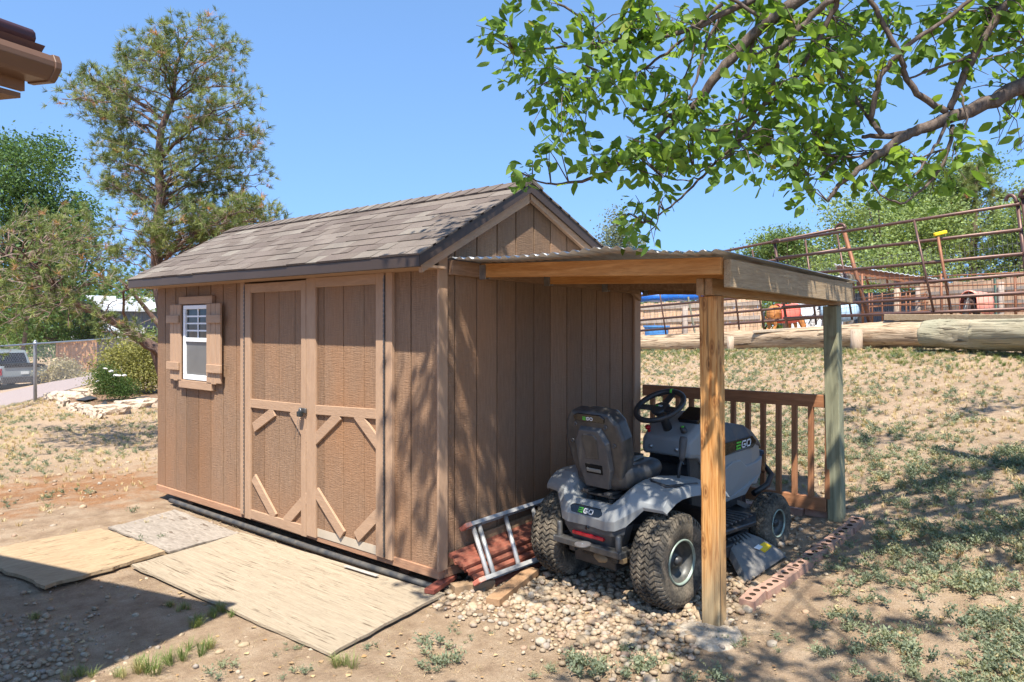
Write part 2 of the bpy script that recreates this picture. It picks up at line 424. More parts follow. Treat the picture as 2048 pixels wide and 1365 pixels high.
# doors
def door(y0, y1, z0, z1, grooves, stiles, rails, diags, pale=None):
    ed = sorted([y0] + [onX(g, 700).y for g in grooves] + [y1])
    d = planksX(ed, z0, z1, -.013, -.001, .007).build('door', M_SID, SH, bevel=.0015)
    mb = MB(); mb.box((-.006, y0 + .002, z0 + .002), (-.0025, y1 - .002, z1 - .002)); mb.build('groove_bottom', bpy.data.materials['groove_paint'], d)
    for a, b, za, zb in stiles: MB().box((-.034, a, za), (-.0135, b, zb)).build('stile', M_TRIM, d, bevel=.002)
    for a, b, za, zb in rails: MB().prism([(-.014, a, za[0]), (-.014, b, za[1]), (-.014, b, zb[1]), (-.014, a, zb[0])], (-.0195, 0, 0)).build('rail', M_TRIMH, d, bevel=.002)
    for (pa, pb) in diags:
        a, b = onX(*pa, -.03), onX(*pb, -.03); a.x = b.x = -.0235; e_ = (b - a).normalized() * .035; a -= e_; b += e_
        MB().beam(a, b, .019, .078, up=(0, (b - a).z, -(b - a).y)).build('diagonal_brace', M_TRIMH, d, bevel=.002)
    if pale: MB().box((-.016, y0 + .01, pale[0]), (-.0135, y1 - .07, pale[1])).build('bare_strip', M_PALE, d)
    return d
d1 = door(1.395, 2.252, .085, 2.005, (532, 561, 593), [(2.165, 2.252, .085, 2.005), (1.395, 1.455, .085, 2.005)],
     [(1.4552, 2.1648, (1.93, 1.93), (2.003, 2.003)), (1.4552, 2.1648, (1.005, .997), (1.074, 1.067)), (1.4552, 2.1648, (.088, .095), (.165, .165))],
     [((511, 852), (543, 827)), ((587, 828), (612, 873)), ((510, 962), (545, 1028)), ((574, 1040), (611, 998))])
d2 = door(.503, 1.372, .108, 2.018, (651, 690, 731), [(1.272, 1.388, .10, 2.018), (.503, .585, .108, 2.018)],
     [(.5852, 1.2718, (1.945, 1.945), (2.016, 2.016)), (.5852, 1.2718, (1.032, 1.01), (1.10, 1.078))],
     [((633, 876), (673, 835)), ((717, 835), (758, 892)), ((635, 990), (680, 1063)), ((717, 1070), (758, 1026))], pale=(.108, .168))
for y in (2.2565, .4975):
    mb = MB(); z = .12
    mb.box((-.036, y - .0045, .12), (-.010, y + .0045, 2.0))
    while z < 1.99: mb.box((-.040, y - .006, z), (-.0355, y + .006, z + .024)); z += .034
    mb.build('piano_hinge', M_HINGE, SH)
lt = thing('padlock', 'small dark padlock and hasp hanging where the barn doors meet', 'padlock', (-.05, 1.41, 1.02))
MB().box((-.055, 1.37, 1.01), (-.036, 1.455, 1.048)).build('hasp', M_HINGE, lt, bevel=.004)
MB().box((-.085, 1.395, .985), (-.055, 1.44, 1.025)).build('lock_body', plain('dark_lock', (.04, .05, .055), .35, .5, .6), lt, bevel=.006, seg=2)
MB().tube([(-.07, 1.402 + .03 * math.sin(math.pi*k/8 + 0), 1.024 + .022 * math.sin(math.pi * k / 8)) if 0 else (-.07, 1.417 - .014 * math.cos(math.pi*k/8), 1.024 + .022 * math.sin(math.pi*k/8)) for k in range(9)], .0035, 6).build('shackle', M_STEEL, lt)
mb = MB()
for k in range(2): mb.tube([(-.045, 1.43 + .01 * k, 1.01), (-.05, 1.452 + .02 * k, .95), (-.048, 1.462 + .035 * k, .88 - .02 * k), (-.05, 1.472 + .05 * k, .80)], .0014, 4)
mb.build('string', plain('grey_string', (.2, .2, .2)), lt)
# window
wn = MB(); y0, y1, z0, z1 = 2.80, 3.305, 1.175, 1.845; zm = 1.535
for lo, hi in (((y0, z0), (y1, z0 + .045)), ((y0, z1 - .035), (y1, z1)), ((y0, z0 + .0455), (y0 + .035, z1 - .0355)), ((y1 - .038, z0 + .0455), (y1, z1 - .0355)), ((y0 + .0355, zm - .018), (y1 - .0385, zm + .018))):
    wn.box((-.036, lo[0], lo[1]), (-.002, hi[0], hi[1]))
win = wn.build('window', M_WHITE, SH, bevel=.003)
mb = MB()
for k in (1, 2, 3): zz = zm + .018 + (z1 - .035 - zm - .018) * k / 4; mb.box((-.024, y0 + .036, zz - .007), (-.018, y1 - .039, zz + .007))
mb.box((-.0245, (y0 + y1) / 2 - .007, zm + .0185), (-.0175, (y0 + y1) / 2 + .007, z1 - .0355)); mb.build('muntins', M_WHITE, win)
MB().box((-.016, y0 + .03, zm), (-.008, y1 - .03, z1 - .03)).build('pane', M_GLASS, win)
MB().box((-.020, y0 + .03, z0 + .04), (-.012, y1 - .03, zm)).build('insect_screen', M_BLIND, win)
MB().box((-.026, y0 + .036, zm - .075), (-.0205, y1 - .039, zm - .0185)).build('sash_rail', M_WHITE, win) if 0 else None
MB().box((-.032, 2.79, 1.856), (-.001, 3.40, 1.925)).build('window_head', M_TRIMH, SH, bevel=.003)
MB().box((-.040, 2.79, 1.095), (-.001, 3.385, 1.168)).build('window_sill', M_TRIMH, SH, bevel=.003)
for ya, yb, off in ((3.335, 3.545, .0), (2.625, 2.865, 0)):
    mb = MB(); w = (yb - ya) / 3
    for k in range(3): mb.box((-.045, ya + k * w + .002, 1.165 - .01 * (k % 2)), (-.025, ya + (k + 1) * w - .002, 1.855))
    s_ = mb.build('shutter', M_TRIM, SH, bevel=.003)
    for za in (1.685, 1.255): MB().box((-.066, ya - (.035 if ya < 3 else -.0) + (0 if ya < 3 else .012), za), (-.0455, yb + (.035 if ya > 3 else -.035), za + .072)).build('batten', M_TRIMH, s_, bevel=.003)

# ================================================================== the lean-to
M_CEDAR = wood('orange_rafter', (.36, .14, .035), (.60, .31, .11), (14, 1.2, 14), 2.2, .6, knots=None, var=.35)
M_WEATH = wood('weathered_fascia', (.27, .185, .105), (.43, .33, .215), (1.2, 14, 16), 2.0, .85, var=.45, cracks=.5)
M_HEAD = wood('header_wood', (.27, .14, .06), (.42, .27, .14), (1.2, 12, 12), 2, .8, cracks=.4)
M_LEDG = wood('dirty_ledger', (.16, .09, .05), (.30, .19, .12), (1.5, 12, 12), 3, .85)
M_POST = wood('fresh_post', (.40, .17, .045), (.62, .37, .16), (24, 24, 1.0), 1.1, .6, var=.2, bump=.0015, cracks=.35)
def greypost():
    m = NT('greenish_post', .85, .15); co = m.co((16, 16, 1.1)); a = m.noise(co, 2.4, 7, .6, .5)
    c = m.ramp(a, [(.3, (.17, .165, .105)), (.7, (.33, .33, .22))]); v = m.noise(m.co(), 5, 2)
    c = m.mix(m.ramp(v, [(.64, 0.), (.72, .6)]), c, (.16, .11, .075)); m.base(c); m.bump(a, .002); return m.m
def frontpost():
    m = NT('two_tone_post', .65, .25); co = m.co((26, 26, 1.3)); a = m.noise(co, 1.5, 6, .55, 1.0); b = m.noise(m.co((60, 60, 1.5)), 2, 4)
    new = m.ramp(a, [(.30, (.26, .085, .02)), (.42, (.50, .22, .06)), (.55, (.62, .33, .12)), (.7, (.40, .15, .035))])
    old = m.ramp(a, [(.3, (.30, .20, .10)), (.7, (.50, .38, .22))])
    v = m.n('ShaderNodeTexVoronoi', voronoi_dimensions='2D'); v.inputs['Scale'].default_value = 1; s0 = m.n('ShaderNodeSeparateXYZ'); m.l(m.co(), s0.inputs[0]); cb = m.n('ShaderNodeCombineXYZ'); m.l(m.math('MULTIPLY', m.math('ADD', s0.outputs[0], s0.outputs[1]), 12.), cb.inputs[0]); m.l(m.math('MULTIPLY', s0.outputs[2], 4.6), cb.inputs[1]); m.l(cb.outputs[0], v.inputs['Vector'])
    new = m.mix(m.ramp(v.outputs['Distance'], [(.05, .95), (.10, .3), (.15, .65), (.24, 0.)]), new, (.20, .075, .02))
    sp = m.n('ShaderNodeSeparateXYZ'); m.l(m.co(), sp.inputs[0]); z = m.math('ADD', sp.outputs[2], m.math('MULTIPLY', m.noise(m.co((3, 3, .6)), 3, 4), .9))
    c = m.mix(m.ramp(z, [(.55, 0.), (1.05, 1.)]), old, new); c = m.mix(m.ramp(b, [(.3, .35), (.5, 0.)]), c, (.2, .1, .04))
    cr = m.ramp(m.noise(m.co((30, 30, .7)), 1.2, 3), [(.345, .85), (.36, 0.)]); c = m.mix(cr, c, (.05, .03, .015))
    m.base(c); m.bump(m.math('ADD', a, b), .003); return m.m
def corrug_mat():
    m = NT('corrugated_metal', .45, .5, .75); a = m.noise(m.co((1, 8, 1)), 4, 5)
    m.base(m.ramp(a, [(.3, (.30, .30, .30)), (.55, (.52, .53, .54)), (.8, (.34, .29, .24))])); return m.m
LT = thing('lean_to', 'open lean-to with corrugated metal roof on two timber posts against the shed', 'lean-to', (.5, -.8, 0))
MB().prism([(.052, -.022, 2.078), (2.33, -.022, 2.025), (2.33, -.022, 1.935), (.052, -.022, 1.985)], (0, -.04, 0)).build('ledger', M_LEDG, LT, bevel=.003)
YO = -1.705
def topz(x, y): return 2.078 - .022 * x - .028 * (-y)      # top of the rafters
for i, x in enumerate((.33, 1.02, 1.78, 2.42)):
    rx = x + (.05 if i == 0 else 0)
    a = (x, -.063, topz(x, 0) - .045); b = (rx, YO + .004, topz(x, YO) - .047)
    r_ = MB().beam(a, b, .04, .09).build('rafter', M_CEDAR if i < 2 else M_LEDG, LT, bevel=.003)
    MB().box((x - .032, -.11, topz(x, 0) - .105), (x - .0215, -.0625, topz(x, 0) - .01)).box((x + .0215, -.10, topz(x, 0) - .1), (x + .03, -.0625, topz(x, 0) - .02)).build('joist_hanger', M_STEEL, r_)
PX, PY = .565, -1.555; QX, QY = 2.50, -1.63
for k, yy in enumerate((PY + .028, PY - .018)):
    MB().beam((.475 + .012 * k, yy, 1.876), (2.57, yy - .06, 1.858), .042, .092).build('header', M_HEAD, LT, bevel=.003)
MB().prism([(.385, YO - .001, 2.010), (2.53, YO - .001, 1.974), (2.53, YO - .001, 1.829), (.385, YO - .001, 1.864)], (0, -.040, 0)).build('fascia_board', M_WEATH, LT, bevel=.003)
p1 = MB().beam((PX + .03, PY - .003, .0), (PX, PY, 1.828), .102, .102, up=(1, 0, 0)).build('post', frontpost(), LT, bevel=.006, seg=2, label='orange-brown near post with knots')
p2 = MB().beam((QX + .02, QY - .01, .1), (QX - .04, QY + .01, 1.81), .10, .115, up=(1, 0, 0)).build('post', greypost(), LT, bevel=.006, seg=2, label='grey-green far post')
mb = MB(); vs = []; fs = []; N = 150; NX = 12
for j in range(NX + 1):
    for i in range(N + 1):
        t = i / N; y = .0 - .024 - t * (1.765 - .024); x0 = .045 + .15 * t; x1 = 2.60
        x = x0 + (x1 - x0) * j / NX
        bulge = .030 * math.exp(-((t - .66) / .13) ** 2) * max(0, 1 - j / 3) - .006 * math.sin(9 * t) * max(0, 1 - j / 4)
        vs.append((x, y, topz(x, y) + .017 + .0085 * math.sin(2 * math.pi * y / .068) + bulge))
for j in range(NX):
    for i in range(N): a = j * (N + 1) + i; fs.append((a, a + 1, a + N + 2, a + N + 1))
ob = mb.add(vs, fs, True).build('roof_sheet', corrug_mat(), LT); so = ob.modifiers.new('sheet', 'SOLIDIFY'); so.thickness = .0012
# ================================================================== balustrade
M_RAIL = wood('stained_rail', (.22, .095, .045), (.38, .18, .09), (12, 1.2, 12), 2, .65)
M_BAL = wood('stained_baluster', (.22, .095, .045), (.38, .18, .09), (14, 14, 1.2), 2, .65)
BL = thing('balustrade', 'low reddish brown wooden railing between the shed corner and the greenish post', 'railing', (2.45, -.8, .2))
gzb = .2
MB().beam((2.46, -.03, 1.098), (2.47, QY + .05, 1.098), .045, .095).build('top_rail', M_RAIL, BL, bevel=.004)
MB().beam((2.46, -.03, .345), (2.47, QY + .05, .325), .045, .10).build('bottom_rail', M_RAIL, BL, bevel=.004)
n = 13
for i in range(n):
    y = -.10 + (QY + .16) * i / (n - 1) * 1.0 - .02
    MB().box((2.445, y - .019, .375), (2.483, y + .019, 1.06)).build('baluster', M_BAL, BL, bevel=.003)
# ================================================================== the riding mower (x forward, y to its left, origin on the ground under the rear axle)
M_GREY = plain('grey_mower_plastic', (.225, .238, .242), .38, .45, var=.07, scale=3, dirt=(.24, .22, .19), dfac=.22)
M_BLK = plain('black_mower_plastic', (.022, .023, .025), .42, .45, var=.2, dirt=(.10, .09, .075), dfac=.35)
M_BLKG = plain('glossy_black_panel', (.008, .008, .009), .18, .5)
M_DGREY = plain('dark_grey_plastic', (.055, .058, .062), .5, .4, var=.15, dirt=(.15, .13, .11), dfac=.4)
M_MET = plain('dusty_dark_steel', (.075, .078, .082), .5, .5, .5, .2, 8, dirt=(.2, .17, .13), dfac=.5)
M_TAN = plain('dusty_gearbox', (.30, .22, .13), .9, .2, var=.3, scale=14)
M_RED = plain('red_reflector', (.30, .008, .015), .25, .6)
M_GRN = plain('bright_green_plastic', (.12, .55, .06), .5)
M_LOGO = plain('white_lettering', (.72, .74, .76), .5)
M_SEAT = plain('seat_vinyl', (.030, .031, .033), .38, .5, var=.2, dirt=(.11, .10, .085), dfac=.4)
M_RIM = plain('rim_paint', (.055, .06, .06), .45, .5, .3, .2, 14, dirt=(.18, .16, .13))
M_RIML = plain('rim_lip_paint', (.26, .32, .27), .4, .5, .2, .2, 14)
def rubber_mat():
    m = NT('dusty_tyre_rubber', .85, .2); co = m.co(); a = m.noise(co, 9, 5, .65); b = m.noise(co, 70, 3)
    c = m.ramp(a, [(.32, (.035, .034, .032)), (.52, (.12, .102, .078)), (.75, (.25, .20, .145))])
    c = m.mix(1., c, m.ramp(b, [(.3, .6), (.7, 1.3)]), 'MULTIPLY'); m.base(c); m.bump(b, .001); return m.m
M_RUB = rubber_mat()
MW = thing('riding_mower', 'grey and black electric riding mower with tall seat parked under the lean-to', 'riding mower', (.73, -.84, 0.012), rz=rad(-7))
MW.rotation_euler.y = rad(-2.8)
def part(mb, name, mat, parent=MW, **kw): return mb.build(name, mat, parent, **kw)
def logo(name, org, right, up, h, parent, back=None):
    """three green bars then two round white letters"""
    o, r, u = Vector(org), Vector(right).normalized() * h, Vector(up).normalized() * h; n = r.cross(u).normalized()
    g, w = MB(), MB(); sl_ = .18
    def P(x, y, k=0): return o + r * (x + sl_ * y) + u * y + n * (.0012 + k)
    def strip(mb, pts, t):
        for (a, b), (c, d) in zip(pts[:-1], pts[1:]):
            L_ = math.hypot(c - a, d - b); e = ((c - a) / L_ * t / 2, (d - b) / L_ * t / 2); nx, ny = -e[1], e[0]
            mb.prism([P(a - e[0] + nx, b - e[1] + ny), P(c + e[0] + nx, d + e[1] + ny), P(c + e[0] - nx, d + e[1] - ny), P(a - e[0] - nx, b - e[1] - ny)], n * .0012)
    for y in (.1, .5, .9): strip(g, [(-.02, y), (.95 - .1 * (y == .5), y)], .2)
    strip(g, [(.08, .12), (.08, .3)], .18)
    x = 1.35; strip(w, [(x + .85, .9), (x + .2, .9), (x, .72), (x, .28), (x + .2, .1), (x + .72, .1), (x + .9, .24), (x + .9, .47), (x + .5, .47)], .19)
    x = 2.62; strip(w, [(x + .2, .9), (x + .75, .9), (x + .95, .72), (x + .95, .28), (x + .75, .1), (x + .2, .1), (x, .28), (x, .72), (x + .2, .9)], .19)
    part(g, 'logo_letter', M_GRN, parent, label='green letter E made of three bars'); part(w, 'logo_letters', M_LOGO, parent, label='white letters GO')
def tyre(r, w2, rr_, nlug, ncol, lug):
    """carcass and tread round the y axis, centre at 0"""
    mb = MB(); prof = []
    for k in range(-10, 11):
        y = k / 10 * w2; prof.append((y, r - lug - .16 * r * (abs(k) / 10) ** 4.5))
    side = [(w2 * 1.02, r * .76), (w2 * 1.0, r * .64), (w2 * .86, rr_ + .012), (w2 * .80, rr_)]
    mb.lathe([(-a, b) for a, b in reversed(side)] + prof + side, (0, 0, 0), (0, 1, 0), 64)
    def R(y): return r - .16 * r * (min(1.1, abs(y) / w2)) ** 4.5
    cw = 2 * w2 * 1.02 / ncol
    for i in range(nlug):
        for c in range(ncol):
            y0 = -w2 * 1.02 + c * cw + cw * .06; y1 = y0 + cw * .88; da = 2 * math.pi / nlug
            sk = da * .42 * (1 if c % 2 else -1); sh = (c % 2) * da * .10 + (0 if c in (0, ncol - 1) else 0)
            a0 = i * da + sh; vs = []
            for lay, ins in ((-.012, 0), (lug * 0, .10)):
                for (yy, s_) in ((y0, -.5), (y1, .5)):
                    yy2 = yy + (cw * .04 if s_ < 0 else -cw * .04) * (ins > 0)
                    for e in (-1, 1):
                        an = a0 + sk * s_ * 1.3 + e * da * (.33 - ins * .55)
                        rd = R(yy2) + lay
                        vs.append((rd * math.cos(an), yy2, rd * math.sin(an)))
            mb.add(vs, [(0, 1, 3, 2), (4, 6, 7, 5), (0, 4, 5, 1), (2, 3, 7, 6), (0, 2, 6, 4), (1, 5, 7, 3)])
    return mb
def wheel(x, y, r, w2, rr_, nlug, ncol, lug, side, steer=0):
    Mx = Matrix.Translation((x, y, r)) @ Matrix.Rotation(steer, 4, 'Z')
    def T(mb): mb.v = [tuple(Mx @ Vector(v)) for v in mb.v]; return mb
    w = part(T(tyre(r, w2, rr_, nlug, ncol, lug)), 'wheel', M_RUB)
    s = side; d = MB()
    d.lathe([(s * w2 * .80, rr_ * .95), (s * w2 * .55, rr_ * .93), (s * w2 * .30, rr_ * .80), (s * w2 * .22, rr_ * .45), (s * w2 * .34, rr_ * .36), (s * w2 * .5, rr_ * .30), (s * w2 * .52, 0.001)], (0, 0, 0), (0, 1, 0), 40)
    d.lathe([(-s * w2 * .80, rr_ * .95), (-s * w2 * .3, rr_ * .9), (-s * w2 * .1, rr_ * .3), (-s * w2 * .1, 0.001)], (0, 0, 0), (0, 1, 0), 40)
    part(T(d), 'rim', M_RIM, w)
    l = MB(); l.lathe([(s * w2 * .78, rr_ * .93), (s * w2 * .88, rr_ * .955), (s * w2 * .905, rr_ * 1.0), (s * w2 * .87, rr_ * 1.04), (s * w2 * .78, rr_ * 1.03)], (0, 0, 0), (0, 1, 0), 48)
    part(T(l), 'rim_lip', M_RIML, w)
    b = MB()
    b.lathe([(s * w2 * .5, .03), (s * w2 * .72, .026), (s * w2 * .76, .001)], (0, 0, 0), (0, 1, 0), 16)
    part(T(b), 'hub_cap', M_BLK, w)
    return w
for s in (-1, 1): wheel(0, s * .405, .280, .108, .128, 50, 8, .012, s)
for s in (-1, 1): wheel(1.25, s * .375, .205, .078, .095, 36, 6, .008, s, rad(2))
# ---- rear body with the two fender humps
def path(y):
    a = abs(y)
    C = [(.44,.50),(.31,.53),(.10,.566),(-.08,.568),(-.20,.568),(-.262,.562),(-.305,.535),(-.322,.49),(-.316,.435)]
    Tn = [(.46,.53),(.33,.62),(.12,.672),(-.02,.68),(-.12,.655),(-.20,.615),(-.275,.555),(-.300,.495),(-.296,.44)]
    Hh = [(.52,.57),(.38,.668),(.14,.712),(.0,.715),(-.09,.700),(-.165,.655),(-.225,.595),(-.255,.525),(-.250,.465)]
    Hm = [(.54,.57),(.38,.668),(.14,.708),(.02,.710),(-.06,.695),(-.125,.655),(-.17,.612),(-.180,.588),(-.172,.572)]
    Ho = [(.55,.565),(.38,.645),(.14,.682),(.03,.684),(-.03,.672),(-.085,.640),(-.12,.608),(-.125,.592),(-.115,.580)]
    Lp = [(.555,.535),(.38,.60),(.14,.630),(.04,.632),(-.02,.622),(-.070,.600),(-.105,.582),(-.108,.578),(-.100,.572)]
    K = [(0,C),(.15,C),(.205,Tn),(.25,Hh),(.34,Hm),(.455,Ho),(.475,Lp)]
    for (p, A), (q, B) in zip(K[:-1], K[1:]):
        if a <= q + 1e-6:
            t = (a - p) / (q - p); r_ = [((1-t)*m[0] + t*n_[0], y, (1-t)*m[1] + t*n_[1]) for m, n_ in zip(A, B)]; k_ = 1 - .6*min(1, a/.45); return [(x_ + .072*k_*float(sstep(-.05, -.22, x_)) , y_, z_ + .022*float(sstep(-.05, -.22, x_)) - .02*(a < .16)*(x_ < .2)*(x_ > -.25)) for x_, y_, z_ in r_]
mb = MB(); ys = [-.475,-.455,-.34,-.25,-.205,-.15,0,.15,.205,.25,.34,.455,.475]
fb = part(mb.loft([path(y) for y in ys], cap=False, closed=False, smooth=True), 'rear_fender', M_GREY)
so = fb.modifiers.new('sheet', 'SOLIDIFY'); so.thickness = .012; so.offset = -1
bv = fb.modifiers.new('bevel', 'BEVEL'); bv.width = .014; bv.segments = 3; bv.limit_method = 'ANGLE'; bv.angle_limit = rad(14)
wn_ = fb.modifiers.new('wn', 'WEIGHTED_NORMAL')
RS0 = ORG[MW.name]; ORG[MW.name] = Vector((-.062, 0, -.026))
mb = MB()                                                      # groove and dark lower panel with the red reflector
mb.loft([[(-.318,y*1.0,.440),(-.316,y*.97,.40),(-.300,y*.86,.355),(-.285,y*.70,.315),(-.20,y*.7,.315),(-.20,y*1.0,.44)] if abs(y)<.2 else [(-.262,y,.462),(-.262,y*.97,.41),(-.255,y*.86,.355),(-.24,y*.78,.315),(-.18,y*.78,.315),(-.18,y,.46)] for y in (-.25,-.19,-.1,0,.1,.19,.25)])
part(mb, 'rear_panel', M_DGREY, bevel=.006, seg=2)
part(MB().box((-.323, -.125, .358), (-.303, .125, .378)), 'reflector', M_RED, bevel=.003)
part(MB().lathe([(-.01, .013), (.006, .013), (.007, .001)], (-.318, .0, .418), (-1, 0, 0), 16), 'charge_plug', M_BLKG)
mb = MB(); R0 = (-.3265, .105, .512)
bp = [(-.314+.004, y, z) for y, z in ((.115,.545),(-.10,.545),(-.125,.53),(-.125,.513),(-.10,.498),(.115,.498),(.14,.513),(.14,.53))]
def lean(p, k): return (p[0] - k - (.545 - p[2]) * .33, p[1], p[2])
pl = part(MB().loft([[lean(p, -.012) for p in bp], [lean(p, .0055) for p in bp]]), 'name_plate', M_BLKG, bevel=.002)
logo('x', lean((-.314 - .002, .060, .506), 0), (0, -1, 0), (.33, 0, 1), .031, pl)
mb = MB(); mb.box((-.345, -.255, .285), (-.285, .255, .325)); mb.box((-.345, -.270, .285), (-.20, -.256, .325)); mb.box((-.345, .256, .285), (-.2, .270, .325))
for s in (-1, 1): mb.box((-.30, s*.2 - .01, .2855), (-.15, s*.2 + .01, .3245)); mb.lathe([(0, .018), (.095, .018), (.096, .001)], (-.315, s * .235, .32), (0, 0, 1), 14)
part(mb, 'rear_bumper', M_MET, bevel=.005)
part(MB().lathe([(0, .001), (0, .05), (.006, .05), (.006, .012), (-.0, .012)], (-.365, 0, .3255), (0, 0, 1), 24, smooth=False), 'hitch_plate', M_STEEL)
ORG[MW.name] = RS0
# ---- chassis
mb = MB()
for s in (-1, 1): mb.beam((-.22, s*.17, .30), (1.25, s*.17, .33), .05, .09)
mb.box((-.2, -.165, .20), (.12, .165, .40)); mb.box((1.12, -.30, .17), (1.30, .30, .25)); mb.beam((0,-.3,.28),(0,.3,.28), .07, .07)
part(mb, 'chassis', M_BLK, bevel=.006)
mb = MB().blob((-.08, -.05, .26), (.13, .10, .05), .2, 2); mb.box((-.20, -.22, .255), (-.16, .1, .284)); mb.tube([(-.05,-.3,.27),(-.05,.3,.27)], .04, 12); part(mb, 'gearbox', M_TAN)
mb = MB(); mb.loft([[(x, y, z) for y, z in ((-w,.12),(-w,.20),(-w*.6,.245),(w*.6,.245),(w,.20),(w,.12))] for x, w in ((.40,.20),(.48,.34),(.62,.42),(.90,.42),(1.04,.30),(1.10,.16))]); part(mb, 'cutting_deck', M_BLK, bevel=.01, seg=2)
# footrests
for s in (-1, 1):
    mb = MB(); mb.loft([[(x, s*a, z), (x, s*b, z2), (x, s*b, z2-.03), (x, s*a, z-.03)] for x, a, b, z, z2 in ((.40,.17,.46,.50,.50),(.48,.17,.46,.34,.33),(.95,.16,.44,.31,.29),(1.12,.16,.34,.33,.31))]); part(mb, 'footrest', M_BLK, bevel=.006)
    mb = MB()
    for k in range(9): mb.box((.52 + k*.05, min(s*.22,s*.42), .325), (.54 + k*.05, max(s*.22,s*.42), .336))
    part(mb, 'tread_ribs', M_DGREY)
# ---- discharge chute
ci = [(.70, -.38, .21), (.92, -.38, .21)]; mb = MB()
mid = [(.66,-.44,.17),(.97,-.45,.18)]; out = [(.60,-.55,.08),(1.02,-.56,.11)]; lip = [(.57,-.58,.02),(1.05,-.59,.06)]
rows = []
for a, b in (ci, mid, out, lip):
    a, b = Vector(a), Vector(b); rows.append([a + Vector((-.035, 0, -.07)), a + Vector((-.015,0,-.012)), a.lerp(b, .08), a.lerp(b, .3), a.lerp(b, .5), a.lerp(b, .7), a.lerp(b, .93), b + Vector((.015,0,-.015)), b + Vector((.02,0,-.05))])
ch = part(mb.loft(rows, cap=False, closed=False, smooth=True), 'discharge_chute', plain('dusty_grey_rubber', (.14, .14, .14), .75, .3, var=.25, scale=12, dirt=(.28,.25,.2)))
so = ch.modifiers.new('sheet', 'SOLIDIFY'); so.thickness = .007; bv = ch.modifiers.new('bevel', 'BEVEL'); bv.width = .004; bv.segments = 2; bv.limit_method = 'ANGLE'; bv.angle_limit = rad(25)
for k in range(5): MB().beam((.72 + k*.04, -.387, .217), (.705 + k*.045, -.43, .188), .010, .012).build('rib', M_BLK, ch)
mb = MB(); mb.tube([(.68, -.375, .215), (.94, -.375, .215)], .012, 10); part(mb, 'hinge_rod', M_BLK, ch)
q = [Vector(p) for p in ((.84,-.49,.143),(.94,-.495,.152),(.965,-.535,.130),(.87,-.54,.118))]
part(MB().prism(q, (0, -.004, .012)), 'warning_label', plain('yellow_sticker', (.75, .50, .02), .5), ch)
part(MB().prism([q[0].lerp(q[1], t) + Vector((0, -.0065, .0135)) + (q[3]-q[0]) * s_ for t, s_ in ((-.25,-.05),(.35,-.1),(.30,.42),(-.2,.5))], (0, -.0012, .003)), 'warning_picture', plain('white_sticker', (.7, .7, .7), .5), ch)
# ---- hood: cross-sections along x
def sec(x, w, zb, zt, wt, zs):
    return [(x, -w*.92, zb), (x, -w, zb + (zs-zb)*.35), (x, -w*.97, zs), (x, -wt, zt), (x, wt, zt), (x, w*.97, zs), (x, w, zb + (zs-zb)*.35), (x, w*.92, zb)]
hood = part(MB().loft([sec(.70,.20,.44,.86,.16,.80), sec(.86,.235,.44,.905,.17,.82), sec(1.05,.245,.43,.90,.17,.80), sec(1.28,.235,.42,.85,.15,.765), sec(1.44,.205,.46,.78,.125,.71), sec(1.535,.155,.52,.71,.10,.66)], smooth=False), 'hood', M_GREY, bevel=.016, seg=3)
part(MB().loft([sec(x, w + .007, zs - .022, zt + .018, wt + .02, zs + .016) for x, w, zt, wt, zs in ((.84,.232,.902,.17,.818),(1.05,.243,.90,.17,.80),(1.28,.234,.85,.15,.765),(1.44,.204,.78,.125,.71),(1.525,.165,.725,.10,.675))]), 'hood_cover', M_DGREY, bevel=.012, seg=2)
def hy(x): return -(.2365 if x < 1.28 else .2365 - (x - 1.28) * .19)
for s in (1, -1):
    mb = MB()                                                  # raised flank with a stepped lower edge
    f = lambda x, z, o: (x, s * (hy(x) - o), z)
    pts = [(.86,.62),(1.0,.66),(1.10,.655),(1.18,.60),(1.36,.60),(1.47,.615),(1.40,.50),(1.30,.445),(1.22,.455),(1.14,.40),(.86,.40)]
    mb.loft([[f(x, z, -.02) for x, z in pts], [f(x, z, .022 if z < .6 else .012) for x, z in pts]]); fl = part(mb, 'hood_flank', M_GREY, hood, bevel=.010, seg=2)
    bpts = [(.90,.835-.03),(1.27,.800),(1.335,.758),(1.335,.742),(1.28,.715),(.90,.715)]
    yb = s * (-.240)
    bd = MB().loft([[(x, s*(-.225), z) for x, z in bpts], [(x, s*(-.2475 if x<1.3 else -.240), z) for x, z in bpts]]); bdo = part(bd, 'badge', M_BLKG, hood, bevel=.002)
    if s == 1: logo('x', (1.045, -.2485, .734), (1, 0, 0), (0, 0, 1), .052, bdo)
    else: logo('x', (1.245, .2485, .734), (-1, 0, 0), (0, 0, 1), .052, bdo)
part(MB().loft([[(x, y, z) for y, z in ((-w,.34),(-w,.42),(w,.42),(w,.34))] for x, w in ((.86,.23),(1.12,.235),(1.16,.21))]), 'hood_base', M_BLK, bevel=.008)
mb = MB(); mb.loft([[(x, y, z) for y, z in ((-w,zb),(-w,zt),(w,zt),(w,zb))] for x, w, zb, zt in ((1.47,.195,.50,.60),(1.56,.185,.46,.64),(1.61,.13,.47,.63))]); part(mb, 'front_grille', M_BLKG, bevel=.015, seg=2)
mb = MB(); mb.tube([(1.40,-.17,.34),(1.55,-.20,.38),(1.64,-.19,.44),(1.66,-.12,.50),(1.66,.12,.50),(1.64,.19,.44),(1.55,.2,.38),(1.40,.17,.34)], .022, 8); part(mb, 'front_bumper', M_BLK)
part(MB().box((1.49, -.1445, .68), (1.51, -.1355, .73)), 'green_mark', M_GRN)
part(MB().tube([(.86,-.20,.22),(.86,-.20,.42)], .012, 8), 'lift_rod', M_STEEL)
